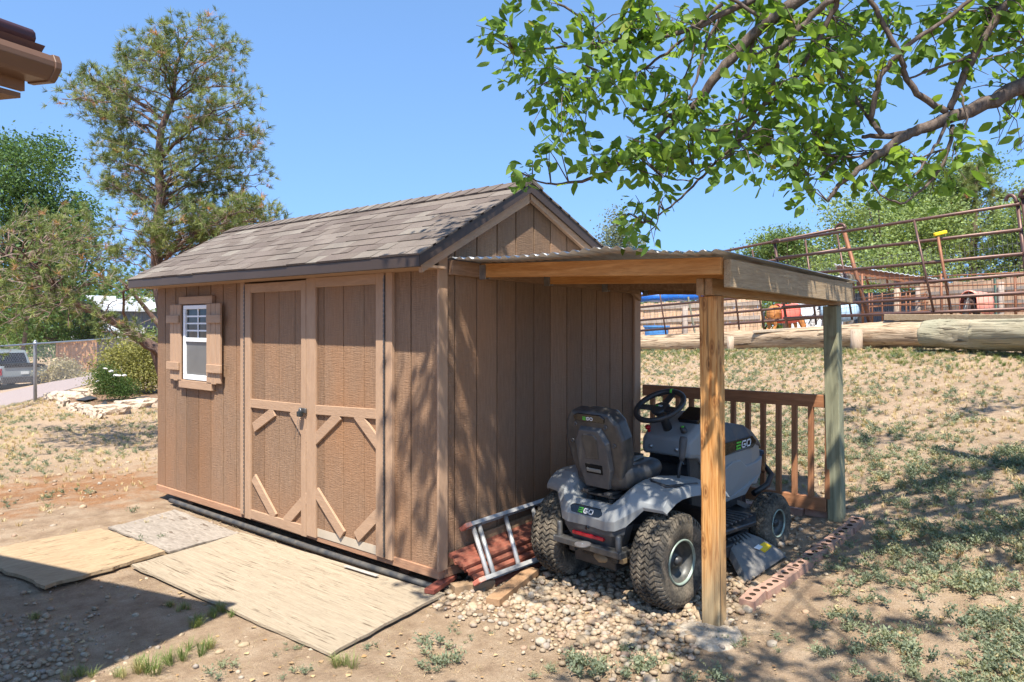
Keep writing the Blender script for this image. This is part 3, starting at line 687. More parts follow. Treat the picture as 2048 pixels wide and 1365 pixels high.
for s in (-1, 1): part(MB().beam((1.0,s*.14,.42),(1.2,s*.33,.27), .05, .03), 'steering_arm', M_MET)
# ---- dash console
def cd(x, w, zb, zt): return [(x, -w*.95, zb), (x, -w, zb + .03), (x, -w*.97, zt - .035), (x, -w*.80, zt), (x, w*.80, zt), (x, w*.97, zt - .035), (x, w, zb + .03), (x, w*.95, zb)]
def cs(x, w, zb, zt): return [(x, -w*.93, zb), (x, -w, (zb+zt)/2), (x, -w*.82, zt), (x, w*.82, zt), (x, w, (zb+zt)/2), (x, w*.93, zb)]
con = part(MB().loft([cd(.545,.165,.76,.86), cd(.56,.195,.745,.88), cd(.64,.212,.735,.93), cd(.72,.215,.66,.985), cd(.80,.21,.62,1.02), cd(.90,.19,.58,.975)]), 'dash_console', M_GREY, bevel=.010, seg=2)
part(MB().loft([[(x, y, z) for y, z in ((-w,.34),(-w*.9,zt),(w*.9,zt),(w,.34))] for x, w, zt in ((.60,.165,.76),(.66,.20,.76),(.88,.21,.72))]), 'console_base', M_BLK, bevel=.008)
part(MB().loft([[(x, y, z) for y, z in ((-.145,zb),(-.11,zt),(.11,zt),(.145,zb))] for x, zb, zt in ((.556,.70,.80),(.60,.69,.80))]), 'knee_panel', M_BLKG, bevel=.004)
part(MB().box((.5515, -.02, .765), (.557, .02, .775)), 'green_light', M_GRN)
for s in (-1, 1): part(MB().lathe([(0,.012),(.02,.012),(.021,.001)], (.547, s*.105, .80), (-1, 0, .1), 10), 'console_screw', M_STEEL)
part(MB().loft([[(.68,-.19,.955),(.68,-.03,.955),(.81,-.03,1.02),(.81,-.18,1.02)],[(.66,-.19,.985),(.66,-.03,.985),(.80,-.03,1.055),(.80,-.18,1.055)]]), 'display', M_BLKG, bevel=.006)
mb = MB().lathe([(0,.022),(.035,.020),(.036,.001)], (.60,-.125,.915), (-.5,0,1), 14); part(mb, 'ignition_knob', M_BLK)
part(MB().box((.580,-.132,.935),(.592,-.118,.955)), 'green_key', M_GRN)
part(MB().lathe([(0,.010),(.025,.010),(.027,.019),(.045,.019),(.046,.001)], (.565,.135,.895), (-.5,0,1), 14), 'red_knob', plain('red_knob_plastic', (.5,.015,.02), .4))
# ---- steering wheel
sc_, sn = Vector((.535, .02, 1.085)), Vector((-.46, 0, .89)).normalized(); sx = Vector((0, 1, 0)); sy = sn.cross(sx)
ring = [sc_ + sx * .162 * math.cos(t) + sy * .172 * math.sin(t) for t in [2*math.pi*k/48 for k in range(48)]]
stw = part(MB().tube(ring, .019, 12, closed=True), 'steering_wheel', M_BLK)
mb = MB()
for a in (rad(8), rad(172), rad(265)):
    e = sc_ + (sx * math.cos(a) + sy * math.sin(a)) * .158; mb.beam(sc_ - sn * .025, e - sn * .004, .05, .016, up=sn)
mb.lathe([(-.05,.045),(-.012,.068),(.004,.06),(.01,.03),(.011,.001)], sc_ - sn * .012, sn, 20); part(mb, 'spokes', M_BLK, stw, bevel=.004)
part(MB().tube(ring[10:14] if False else [sc_ + sx * .162 * math.cos(t) + sy * .172 * math.sin(t) for t in (rad(-86), rad(-89), rad(-92))], .0203, 12), 'green_band', M_GRN, stw)
logo('x', sc_ + sn * .0005 + sx * .026 - sy * -.008, -sx, -sy, .013, stw)
part(MB().tube([sc_ - sn*.03, sc_ - sn*.12, sc_ - sn*.22], [.034,.030,.032], 14), 'steering_column', M_BLK)
# ---- seat
def spt(y, t, z0=.665, lx=-.155, k=.19):      # on the leaning back plane
    return Vector((lx - (t - z0) * k, y, t))
outl = [(-.13,.662),(.13,.662),(.185,.74),(.222,.86),(.232,.985),(.205,1.085),(.15,1.142),(.0,1.152),(-.15,1.142),(-.205,1.085),(-.232,.985),(-.222,.86),(-.185,.74)]
nb = Vector((-1, 0, -.19)).normalized(); LX = -.105
seat = part(MB().loft([[spt(y*.90, .67+(z-.67)*.975, lx=LX) - nb*.105 for y, z in outl], [spt(y, z, lx=LX) - nb*.075 for y, z in outl], [spt(y, z, lx=LX) for y, z in outl], [spt(y*.93, .67+(z-.67)*.97, lx=LX) + nb*.020 for y, z in outl]]), 'backrest', M_SEAT, bevel=.012, seg=2)
def bs(y, z, o): return spt(y, z, lx=LX) + nb * o
mb = MB(); o1 = [(-.10,.675),(.10,.675),(.135,.80),(.135,.97),(.085,1.055),(-.085,1.055),(-.135,.97),(-.135,.80)]
mb.loft([[bs(y,z,.015) for y,z in o1],[bs(y*.9,.69+(z-.69)*.95,.048) for y,z in o1]]); sh = part(mb, 'back_shell', M_DGREY, seat, bevel=.006, seg=2)
o2 = [(-.055,.86),(.055,.86),(.065,.99),(.045,1.015),(-.045,1.015),(-.065,.99)]
part(MB().loft([[bs(y,z,.040) for y,z in o2],[bs(y*.93,z,.0535) for y,z in o2]]), 'shell_pad', M_SEAT, sh, bevel=.004)
o3 = [(-.065,.765),(.065,.765),(.07,.825),(-.07,.825)]
part(MB().loft([[bs(y,z,.040) for y,z in o3],[bs(y,z,.0525) for y,z in o3]]), 'handle_slot', M_DARK, sh, bevel=.004)
part(MB().loft([[bs(y*.9,z,.044) for y,z in ((-.06,.775),(.065,.775),(.065,.80),(-.06,.80))],[bs(y*.9,z,.056) for y,z in ((-.06,.778),(.065,.778),(.065,.80),(-.06,.80))]]), 'slot_cushion', plain('seat_back_vinyl', (.17,.17,.155), .4), sh, bevel=.003)
o4 = [(-.115,1.085),(.115,1.085),(.125,1.115),(.09,1.132),(-.09,1.132),(-.125,1.115)]
sp_ = part(MB().loft([[bs(y,z,.010) for y,z in o4],[bs(y,z,.0275) for y,z in o4]]), 'seat_badge', M_BLKG, seat, bevel=.003)
logo('x', bs(.045, 1.095, .0268), (0,-1,0), (-.19,0,1), .021, sp_)
for y, z in ((-.165,.95),(.165,.95),(-.12,1.06),(.12,1.06)): part(MB().lathe([(0,.014),(.012,.014),(.013,.007),(.006,.007),(.006,.001)], bs(y,z,.014), nb, 12), 'seat_screw', M_MET, seat)
def cu(x, w, zb, zt, wt): return [(x,-w*.8,zb),(x,-w,zb+.03),(x,-w,zt-.02),(x,-wt,zt),(x,-wt*.5,zt-.012),(x,wt*.5,zt-.012),(x,wt,zt),(x,w,zt-.02),(x,w,zb+.03),(x,w*.8,zb)]
cush = part(MB().loft([cu(-.16,.19,.665,.84,.15), cu(-.08,.215,.652,.825,.16), cu(.05,.228,.655,.812,.165), cu(.16,.228,.67,.822,.16), cu(.245,.210,.695,.815,.14), cu(.285,.15,.72,.775,.10)], smooth=True), 'seat_cushion', M_SEAT)
sb = cush.modifiers.new('s', 'SUBSURF'); sb.levels = sb.render_levels = 2
part(MB().loft([cu(-.06,.12,.80,.826,.11), cu(.05,.125,.795,.818,.115), cu(.16,.12,.80,.829,.11), cu(.20,.09,.80,.826,.08)], smooth=True), 'cushion_pad', plain('seat_pad_vinyl', (.16,.155,.14), .45, var=.15), cush)
for s in (-1, 1):
    part(MB().box((-.17, s*.085-.022, .632), (.16, s*.085+.022, .650)).box((-.172, s*.085-.012, .637), (-.168, s*.085+.012, .645)), 'seat_rail', M_MET, bevel=.003)
    hx = [( -.12 + .022*math.cos(t), s*.085 + .022*math.sin(t), .568 + .060 * t/(2*math.pi*5)) for t in [k*2*math.pi/10 for k in range(51)]]
    part(MB().tube(hx, .0055, 6), 'seat_spring', M_BLK)
part(MB().box((-.16,-.14,.618),(.20,.14,.631)), 'seat_plate', M_BLK, bevel=.003)
# ---- control lever and its tray
tr = [(.02,-.27),(.27,-.27),(.31,-.31),(.31,-.40),(.27,-.43),(.04,-.43),(.0,-.40),(.0,-.30)]
part(MB().tube([(x, y, .718 - .012*(abs(y)>.35) - max(0,x-.14)*.25) for x, y in tr], .012, 8, closed=True), 'fender_tray', M_BLK)
part(MB().prism([(x, y, .706 - .010*(abs(y)>.35) - max(0,x-.14)*.25) for x, y in tr], (0,0,.006)), 'tray_bottom', M_DARK)
part(MB().tube([(.22,-.33,.66),(.235,-.33,.76),(.265,-.325,.80),(.275,-.325,.83)], .010, 8), 'height_lever', M_BLK)
part(MB().tube([(.268,-.325,.805),(.275,-.325,.825),(.305,-.32,.925),(.31,-.32,.945),(.311,-.32,.948)], [.015,.020,.026,.022,.008], 12), 'lever_grip', M_DGREY)
# ================================================================== the ground
def axis(lo, hi, fine, far0, far1):
    a = list(np.arange(lo, hi, fine)); v, st = hi, fine
    while v < far1: a.append(v); st *= 1.18; v += st
    v, st = lo, fine
    while v > far0: st *= 1.18; v -= st; a.insert(0, v)
    return np.array(a)
def vnoise(x, y, seed=0):
    r = np.random.default_rng(seed); T = r.random((64, 64)); xi, yi = np.floor(x).astype(int), np.floor(y).astype(int); fx, fy = x - xi, y - yi
    fx, fy = fx*fx*(3-2*fx), fy*fy*(3-2*fy); g = lambda a, b: T[a % 64, b % 64]
    return (g(xi,yi)*(1-fx)+g(xi+1,yi)*fx)*(1-fy) + (g(xi,yi+1)*(1-fx)+g(xi+1,yi+1)*fx)*fy
def fbm(x, y, seed=0, o=4):
    s, a, t = 0, 1, 0
    for k in range(o): s = s + a * vnoise(x * 2**k + 7*k, y * 2**k, seed + k); t += a; a *= .55
    return s / t
gx_ = axis(-3.5, 12, .065, -400, 900); gy_ = axis(-5, 9, .065, -500, 900)
X, Y = np.meshgrid(gx_, gy_, indexing='ij')
near = np.exp(-((X - 2)**2 + (Y - 1)**2) / 160)
Z = H(X, Y) + near * ((fbm(X * 1.3, Y * 1.3, 5) - .5) * .035 + (fbm(X * 9, Y * 9, 9, 3) - .5) * .018)
inside = (X > -.15) & (X < 2.7) & (Y > -.1) & (Y < 4.0); Z = np.where(inside, H(X, Y) * .35 - .012, Z)
nx, ny = len(gx_), len(gy_)
me = bpy.data.meshes.new('ground'); me.vertices.add(nx*ny); me.vertices.foreach_set('co', np.stack([X, Y, Z], -1).reshape(-1).astype('f4'))
i, j = np.meshgrid(np.arange(nx-1), np.arange(ny-1), indexing='ij'); a = (i*ny + j).reshape(-1)
quads = np.stack([a, a+ny, a+ny+1, a+1], -1)
me.loops.add(quads.size); me.loops.foreach_set('vertex_index', quads.reshape(-1).astype('i4'))
me.polygons.add(len(quads)); me.polygons.foreach_set('loop_start', np.arange(0, quads.size, 4, dtype='i4')); me.polygons.foreach_set('loop_total', np.full(len(quads), 4, 'i4'))
me.polygons.foreach_set('use_smooth', np.ones(len(quads), bool)); me.update(calc_edges=True)
def vattr(name, v): at_ = me.attributes.new(name, 'FLOAT', 'POINT'); at_.data.foreach_set('value', np.asarray(v, 'f4').reshape(-1))
P_ = X - .42 * (Y + 1)
red = np.exp(-(((X + .3) / 1.9)**2 + ((Y - 4.9) / 1.7)**2)) * .62 + .35 * np.exp(-(((X - 4) / 3)**2 + ((Y + 4) / 2)**2))
straw = np.clip(sstep(2.8, 6.5, Y) * .85 + sstep(-3.2, -4.2, X + .2*Y) * 0 + sstep(2.6, 4.5, P_) * .45, 0, 1)
green = sstep(7.0, 8.3, P_) * .5 * (Y < 8) + .25 * sstep(12, 15, Y)
vattr('red', red); vattr('straw', straw); vattr('green', green)
def ground_mat():
    m = NT('dry_soil', .95, .1); co = m.co(); big = m.noise(co, .9, 5); mid = m.noise(co, 5, 8, .72); fine = m.noise(co, 60, 5, .7); grit = m.noise(co, 240, 2, .6)
    dirt = m.ramp(mid, [(.3, (.26, .18, .118)), (.5, (.42, .305, .205)), (.72, (.54, .425, .305))])
    st = m.ramp(fine, [(.3, (.32, .215, .135)), (.55, (.50, .365, .245)), (.75, (.62, .49, .355))])
    rd = m.ramp(fine, [(.3, (.24, .115, .055)), (.6, (.43, .23, .115)), (.8, (.55, .37, .22))])
    gr = m.ramp(fine, [(.3, (.10, .11, .04)), (.6, (.2, .2, .09)), (.8, (.33, .29, .15))])
    def mask(name, th=.5, w=.12):
        s_ = m.math('ADD', m.math('MULTIPLY', m.math('SUBTRACT', m.noise(co, 3.2, 6, .7), .5), 1.1), m.attr(name)); return m.ramp(s_, [(th - w, 0.), (th + w, 1.)])
    c = m.mix(mask('straw'), dirt, st); c = m.mix(mask('green', .55), c, gr); c = m.mix(mask('red'), c, rd)
    c = m.mix(1., c, m.ramp(grit, [(.3, .68), (.5, 1.), (.72, 1.3)]), 'MULTIPLY'); c = m.mix(1., c, m.ramp(big, [(.3, .88), (.7, 1.08)]), 'MULTIPLY')
    m.base(c); m.bump(m.math('ADD', fine, m.math('MULTIPLY', grit, .6)), .016); return m.m
me.materials.append(ground_mat()); g = bpy.data.objects.new('ground', me); COL.objects.link(g); g['kind'] = 'structure'
def Hn(x, y): return H(x, y)
# ------------------------------------------------------------------ stones
def stone_proto(seed, flat=.6, sub=1):
    rr = random.Random(seed); mb = MB().blob((0,0,0), (1, rr.uniform(.65,.95), flat * rr.uniform(.7,1.1)), .18, sub, seed=seed); return np.array(mb.v), mb.f
def pebble_mat():
    m = NT('river_pebbles', .75, .3); t = m.attr(); co = m.co(); n_ = m.noise(co, 55, 4, .6)
    c = m.ramp(t, [(0, (.44, .34, .22)), (.2, (.27, .22, .17)), (.4, (.52, .41, .28)), (.55, (.40, .26, .18)), (.7, (.33, .31, .28)), (.85, (.58, .49, .36)), (1, (.36, .26, .17))])
    c = m.mix(1., c, m.ramp(n_, [(.3, .58), (.7, .98)]), 'MULTIPLY'); c = m.mix(m.ramp(m.noise(co, 9, 4), [(.42, .1), (.62, .65)]), c, (.33, .24, .15))
    m.base(c); m.bump(n_, .002); return m.m
M_PEB = pebble_mat(); PR = [stone_proto(k) for k in range(8)]
def scatter_stones(name, pts, size, mat=M_PEB, sink=.25, stack=None, **kw):
    n = len(pts); sz = size[:, None] * np.array([1, 1, 1])[None]
    z = Hn(pts[:,0], pts[:,1]) + size * .5 * (1 - 2 * sink) + (stack if stack is not None else 0)
    M = mats4(np.c_[pts, z], RNG.random(n) * 6.28, sz, RNG.normal(0, .28, n), RNG.random(n) * 6.28)
    return instmesh(name, PR, RNG.integers(0, 8, n), M, mat, tone=RNG.random(n), smooth=True, **kw)
n = 9000; p = np.c_[RNG.uniform(-.42, 2.5, n), RNG.uniform(-1.72, .1, n)]
edge = np.minimum(np.minimum(sstep(-.45, .15, p[:,0]), sstep(-1.75, -1.5, p[:,1])), 1 - sstep(-.12, .12, p[:,1] - .9 * np.minimum(p[:,0], 0)))
dens = edge * np.where(fbm(p[:,0]*1.6, p[:,1]*1.6, 21) > .42, 1, .5) * np.where(p[:,0] > 1.25, .16, 1)
p = p[RNG.random(n) < dens * .80]
lay = RNG.random(len(p)) * .8; scatter_stones('gravel', p, RNG.uniform(.010, .027, len(p)) * (1 + .5 * (RNG.random(len(p)) > .88)), stack=lay * .014, kind='stuff', label='bed of rounded tan and grey river pebbles under the lean-to')
A_ = gnd(60, 1300); n = 1500; p = np.c_[RNG.normal(A_.x - .45, .38, n), RNG.normal(A_.y, .38, n)]
scatter_stones('gravel', p, RNG.uniform(.008, .026, n), sink=.45, kind='stuff', label='small blue-grey gravel trodden into the soil in the shade of the house')
n = 1900; p = np.c_[RNG.uniform(-2.6, 6, n), RNG.uniform(-4.5, 7, n)]; ok = ~((p[:,0] > -.1) & (p[:,0] < 2.6) & (p[:,1] > 0) & (p[:,1] < 4)); p = p[ok]
scatter_stones('pebbles', p, RNG.gamma(2, .0055, len(p)) + .004, sink=.4, kind='stuff', label='loose pebbles scattered over the dry soil')
for px, py, s_, lab in ((488, 1294, .028, 'single tan cobble on bare soil in front of the plywood'), (440, 1306, .022, 'grey cobble beside the grass tuft in front of the plywood'), (1547, 1087, .05, 'pale flat stone touching the front tyre of the mower'), (1290, 1190, .045, 'tan cobble beside the rear tyre'), (1255, 1188, .032, 'pale cobble on the gravel before the rear tyre')):
    q = gnd(px, py); MB().blob((q.x, q.y, q.z + s_*.25), (s_*1.2, s_*.85, s_*.5), .25, 2, seed=px).build('cobble', M_PEB, label=lab, cat='stone', at=(q.x, q.y, q.z))
# ------------------------------------------------------------------ grass and weeds
def leafmat(name, stops, rough=.7, transl=.3, spec=.25, attr='tone'):
    m = NT(name, rough, spec); c = m.ramp(m.attr(attr), stops); m.base(c)
    if transl:
        t = m.n('ShaderNodeBsdfTranslucent'); m.l(m.mix(1., c, (1.25, 1.25, .55), 'MULTIPLY'), t.inputs[0]); mx = m.n('ShaderNodeMixShader'); mx.inputs[0].default_value = transl
        m.l(m.b.outputs[0], mx.inputs[1]); m.l(t.outputs[0], mx.inputs[2]); m.l(mx.outputs[0], m.t.nodes['Material Output'].inputs[0])
    return m.m
M_STRAW = leafmat('dry_grass_blades', [(0, (.36, .25, .13)), (.5, (.52, .40, .23)), (.8, (.62, .52, .33)), (1, (.30, .30, .13))], .8)
M_WEED = leafmat('grey_green_weed', [(0, (.145, .175, .12)), (.4, (.20, .235, .155)), (.7, (.255, .285, .185)), (.9, (.30, .31, .18)), (1, (.40, .33, .18))], .75)
M_GRASS = leafmat('green_grass_blades', [(0, (.08, .13, .03)), (.5, (.14, .20, .06)), (.8, (.22, .26, .10)), (1, (.45, .37, .2))], .7)
def tuft(seed, nb, h, spread, w, droop=.5):
    rr = random.Random(seed); v = []; f = []
    for k in range(nb):
        a = rr.uniform(0, 6.28); r = rr.uniform(0, .35) * spread; hh = h * rr.uniform(.45, 1); o = rr.uniform(.25, 1) * spread; b = rr.uniform(-.4, .4)
        x, y = math.cos(a), math.sin(a); p0 = (x*r, y*r, -.003); p1 = (x*(r+o*.4), y*(r+o*.4), hh*.65); p2 = (x*(r+o) , y*(r+o), hh*(1 - droop*rr.random()))
        tx, ty = -math.sin(a+b)*w/2, math.cos(a+b)*w/2; m = len(v)
        v += [(p0[0]-tx,p0[1]-ty,p0[2]),(p0[0]+tx,p0[1]+ty,p0[2]),(p1[0]+tx,p1[1]+ty,p1[2]),(p1[0]-tx,p1[1]-ty,p1[2]),p2]; f += [(m,m+1,m+2,m+3),(m+3,m+2,m+4)]
    return v, f
def weed(seed, ns, r, h, ll, lw):
    """a low clump: ns stems with small leaves along them"""
    rr = random.Random(seed); v = []; f = []
    for k in range(ns):
        a = rr.uniform(0, 6.28); R_ = r * rr.uniform(.2, 1); hh = h * rr.uniform(.5, 1.1)
        for j in range(7):
            t = (j + 1) / 7; c = Vector((math.cos(a)*R_*t, math.sin(a)*R_*t, hh*t**.7)); d = Vector((rr.uniform(-1,1), rr.uniform(-1,1), rr.uniform(.0,1.1))).normalized(); s_ = d.cross(Vector((rr.uniform(-1,1), rr.uniform(-1,1), rr.uniform(-1,1)))).normalized()*lw*rr.uniform(.7,1.2)/2
            L_ = ll * rr.uniform(.6, 1.2) * (1.1 - .5*t); m = len(v); v += [tuple(c), tuple(c + d*L_*.5 + s_), tuple(c + d*L_), tuple(c + d*L_*.5 - s_)]; f += [(m,m+1,m+2,m+3)]
    return v, f
def scatter(name, protos, pts, sc, mat, tone=None, sink=0, **kw):
    n = len(pts); z = Hn(pts[:,0], pts[:,1]) - sink
    sc = np.asarray(sc); M = mats4(np.c_[pts, z], RNG.random(n)*6.28, np.repeat(sc[:,None],3,1), RNG.normal(0,.1,n), RNG.random(n)*6.28)
    return instmesh(name, protos, RNG.integers(0, len(protos), n), M, mat, tone=tone if tone is not None else RNG.random(n), kind='stuff', **kw)
def notshed(p, m=.05): return ~((p[:,0] > -m) & (p[:,0] < 2.6) & (p[:,1] > -m) & (p[:,1] < 4.1))
TS = [tuft(k, 13, .06, .05, .0035) for k in range(5)]; TG = [tuft(30+k, 46, .105, .075, .0022, .5) for k in range(5)]
WD = [weed(k, 9, .075, .055, .026, .009) for k in range(6)]
# left lawn: straw with green bits
n = 9000; p = np.c_[RNG.uniform(-6, 5, n), RNG.uniform(2.6, 15.5, n)]; D = fbm(p[:,0]*.9, p[:,1]*.9, 40); p = p[notshed(p, .3) & (D > .40) & (RNG.random(n) < .28 + .72*sstep(4.5, 8.0, p[:,1]))]
scatter('dry_grass', TS, p, RNG.uniform(.6, 1.3, len(p)), M_STRAW, label='dry straw-coloured lawn grass beyond the shed')
n = 4200; p = np.c_[RNG.uniform(-5, 3, n), RNG.uniform(2.4, 15, n)]; D = fbm(p[:,0]*1.3, p[:,1]*1.3, 44); p = p[notshed(p, .3) & (D > .56)]
scatter('weeds', WD, p, RNG.uniform(.5, 1.1, len(p)), M_WEED, label='patchy green weeds in the dry lawn')
# hillside
n = 60000; p = np.c_[RNG.uniform(.3, 11, n), RNG.uniform(-8, 6, n)]; P1 = p[:,0] - .42*(p[:,1]+1)
D = fbm(p[:,0]*1.5, p[:,1]*1.5, 50) * .6 + fbm(p[:,0]*.45, p[:,1]*.45, 51) * .4; ok = notshed(p, .6) & (P1 > 2.0) & (P1 < 8.5) & ~((p[:,0] < 2.55) & (p[:,1] > -1.9))
den = sstep(.40, .56, D) * (.36 + .55*np.exp(-((P1-4.0)/1.3)**2)) + .10
q = p[ok & (RNG.random(n) < den * .55)]; scatter('weeds', WD, q, RNG.uniform(.4, 1.05, len(q)), M_WEED, label='low grey-green weeds covering the slope')
q = p[ok & (P1 > 2.6) & (RNG.random(n) < .30)]; scatter('dry_grass', TS, q, RNG.uniform(.5, 1.1, len(q)), M_STRAW, label='short dry grass on the slope')
n = 6000; p = np.c_[RNG.uniform(6.0, 12, n), RNG.uniform(-4, 7, n)]; P1 = p[:,0] - .42*(p[:,1]+1); q = p[(P1 > 7.1) & (P1 < 8.25) & (RNG.random(n) < sstep(6.9, 8.1, P1))]
scatter('grass', TG, q, RNG.uniform(.45, .9, len(q)), M_GRASS, label='strip of green grass growing along the logs')
# right foreground, from bare soil to dense weeds
n = 20000; p = np.c_[RNG.uniform(-1.6, 4.2, n), RNG.uniform(-6, -1.7, n)]; D = fbm(p[:,0]*1.7, p[:,1]*1.7, 60)
q = p[(RNG.random(n) < sstep(.42, .56, D) * np.clip(.10 + .5*sstep(-2.2, -3.1, p[:,1]) if 0 else .10 + .8*(1 - sstep(-3.3, -2.1, p[:,1])), 0, 1))]; scatter('weeds', WD, q, RNG.uniform(.6, 1.35, len(q)), M_WEED, label='grey-green weeds on the shaded soil in front')
n = 14000; p = np.c_[RNG.uniform(-2.4, 4.5, n), RNG.uniform(-4.5, 3.5, n)]; p = p[notshed(p) & (RNG.random(n) < .55)]
scatter('dead_stalks', [tuft(60+k, 3, .010, .05, .0016, .9) for k in range(5)], p, RNG.uniform(.6, 1.4, len(p)), M_STRAW, label='bits of straw and dead stalks lying on the soil')
pts = []; sc = []
for px, py, s_ in ((395,1255,1.0),(412,1298,1.1),(440,1228,.8),(375,1220,.6),(300,1345,1.15),(350,1325,.9),(255,1355,1.0),(682,1340,.9),(150,1360,.9),(1335,1330,.5),(70,1240,.6),(430,1235,.7),(345,1215,.5)):
    q = gnd(px, py)
    for _ in range(4): pts.append((q.x + random.gauss(0,.03), q.y + random.gauss(0,.03))); sc.append(s_ * random.uniform(.7, 1.1))
scatter('grass', TG, np.array(pts), np.array(sc), M_GRASS, tone=RNG.uniform(.45, 1, len(pts)), label='small tufts of half dry grass in front of the plywood')
pts = []; sc = []
for px, py, s_ in ((868,1300,1.1),(880,1330,1.2),(850,1345,.8),(1180,1330,1.1),(1150,1345,1.2),(1215,1350,1.2),(1085,1350,.7),(1290,1335,1.2),(1265,1352,1.1),(1450,1290,.9),(590,1355,.7),(740,1300,.5),(600,1290,.4),(1560,1290,.8),(1645,1310,1.0),(1740,1300,1.1),(1255,1310,.8),(945,1285,.5),(905,1255,.4),(440,1350,.8),(570,1300,.5)):
    q = gnd(px, py)
    for _ in range(5): pts.append((q.x + random.gauss(0,.045), q.y + random.gauss(0,.045))); sc.append(s_ * random.uniform(.6, 1.0))
scatter('weeds', WD, np.array(pts), np.array(sc), M_WEED, tone=RNG.uniform(.2, .85, len(pts)), label='green weed clumps on the bare soil before the gravel')
# fallen leaves
M_DEAD = leafmat('fallen_leaf', [(0, (.30, .17, .07)), (.5, (.45, .33, .18)), (1, (.22, .13, .07))], .8, 0)
n = 2600; p = np.c_[RNG.uniform(-2, 5, n), RNG.uniform(-5, 3, n)]; p = p[notshed(p)]
lf = ([(0,-.014,.004),(.016,0,.009),(0,.018,.006),(-.016,0,.010)], [(0,1,2),(0,2,3)]); scatter('fallen_leaves', [lf], p, RNG.uniform(.3, 1.1, len(p)), M_DEAD, label='brown fallen leaves on the soil')
# ================================================================== things lying round the shed
def ply_mat(name, c1, c2, gr, crack=.8, scale=2.0, dist=1.2):
    m = NT(name, .9, .1); co = m.co(gr); a = m.noise(co, scale, 8, .6, dist); b = m.noise(co, scale*6, 4, .6); lo = m.noise(m.co(), 2.2, 5, .6)
    c = m.ramp(a, [(.3, c1), (.65, c2)]); c = m.mix(m.ramp(lo, [(.35, .45), (.65, 0.)]), c, mul(c2, .72)); c = m.mix(m.ramp(b, [(.3, .35), (.5, 0.)]), c, mul(c1, .5))
    cr = m.ramp(m.noise(co, scale*1.5, 3, .45), [(.345, 1.), (.375, 0.)]); cr2 = m.math('MULTIPLY', cr, m.ramp(m.noise(m.co(), 3.5, 3), [(.42, 0.), (.55, crack)]))
    c = m.mix(cr2, c, (.07, .04, .02)); m.base(c); m.bump(m.math('SUBTRACT', m.math('ADD', a, b), cr2), .004); return m.m
def sheet(name, px4, z, th, mat, label, curl=0, n=14, jag=.006, seed=1):
    """a thin board with worn edges: four corner pixels on the level z"""
    rr = random.Random(seed); C4 = [onZ(*q, z) for q in px4]; C4 = [Vector((c.x, c.y, float(H(c.x, c.y)))) for c in C4]; vs = []; fs = []
    for i in range(n + 1):
        for j in range(n + 1):
            u, v = i / n, j / n; p = C4[0].lerp(C4[1], u).lerp(C4[3].lerp(C4[2], u), v)
            if i in (0, n) or j in (0, n): p += Vector((rr.uniform(-jag, jag), rr.uniform(-jag, jag), 0))
            p.z += z + .004 * math.sin(5 * u + seed) * math.cos(4 * v) + curl * ((2*v-1)**4) * (.5 + .5*u); vs.append(p)
    m = n + 1; N = len(vs); vs += [p - Vector((0, 0, th)) for p in vs]
    for i in range(n):
        for j in range(n):
            a = i*m + j; fs.append((a, a+m, a+m+1, a+1)); fs.append((N+a, N+a+1, N+a+m+1, N+a+m))
    for k in range(n):
        for a, b in ((k*m, (k+1)*m), ((k+1)*m+n, k*m+n), (k+1, k), (n*m+k, n*m+k+1)): fs.append((a, b, N+b, N+a))
    c = sum(C4, Vector()) / 4
    return MB().add(vs, fs).build(name, mat, at=(c.x, c.y, c.z), label=label, cat='plywood')
sheet('plywood_sheet', [(262,1131),(482,1066),(888,1186),(662,1306)], .034, .016, ply_mat('pale_plywood', (.30, .24, .17), (.45, .375, .275), (44, 1.4, 16), .6), 'long pale plywood sheet with dark cracks lying before the barn doors', seed=2)
sheet('plywood_sheet', [(217,1054),(350,1020),(480,1066),(338,1104)], .026, .014, ply_mat('grey_plywood', (.19, .16, .13), (.37, .325, .275), (9, 2.2, 5), .6, 1.6, 2.6), 'grey weathered plywood sheet with swirling grain under the window wall', seed=3)
sheet('plywood_sheet', [(-75,1108),(204,1056),(334,1102),(92,1172)], .040, .022, ply_mat('orange_plywood', (.29, .20, .12), (.45, .34, .215), (3, 18, 5), .6), 'rough orange-tan plywood sheet with splintered edge, half in the house shade', seed=5, jag=.014)
pp = [(-.045, y, .03) for y in np.linspace(3.55, .02, 12)]
MB().tube([(x - .012*math.sin(y*1.1), y, z) for x, y, z in pp], .021, 14).build('pipe', plain('black_pipe', (.045, .047, .05), .6, .35, var=.3, dirt=(.2,.17,.13)), label='long dark plastic pipe lying along the foot of the shed', cat='pipe', at=(-.075, 1.8, .045))
def board(name, a, b, w, h, mat, label, up=(0,0,1), cat='board'):
    a, b = Vector(a), Vector(b); c = (a + b) / 2; return MB().beam(a, b, w, h, up).build(name, mat, at=c, bevel=.004, seg=2, label=label, cat=cat)
M_OFF = wood('old_offcut', (.24, .15, .085), (.40, .28, .17), (3, 3, 3), 4, .85, cracks=.5)
M_OFF2 = wood('brown_offcut', (.30, .17, .09), (.44, .28, .16), (3, 3, 3), 4, .8)
a, b = onZ(985, 1205, .035), onZ(1066, 1142, .035); board('lumber_offcut', a, b, .09, .045, M_OFF2, 'brown two-by-four offcut pointing at the front of the ladder on the gravel')
a, b = onZ(905, 1180, .03), onZ(985, 1166, .03); board('lumber_offcut', a, b, .085, .06, M_OFF, 'short weathered wood block beside the shed corner')
a, b = onZ(858, 1184, .05), onZ(905, 1152, .05); board('lumber_offcut', a, b, .07, .03, wood('red_offcut', (.26, .07, .05), (.34, .12, .08), (3,3,3), 3), 'small dark red board tucked under the shed corner')
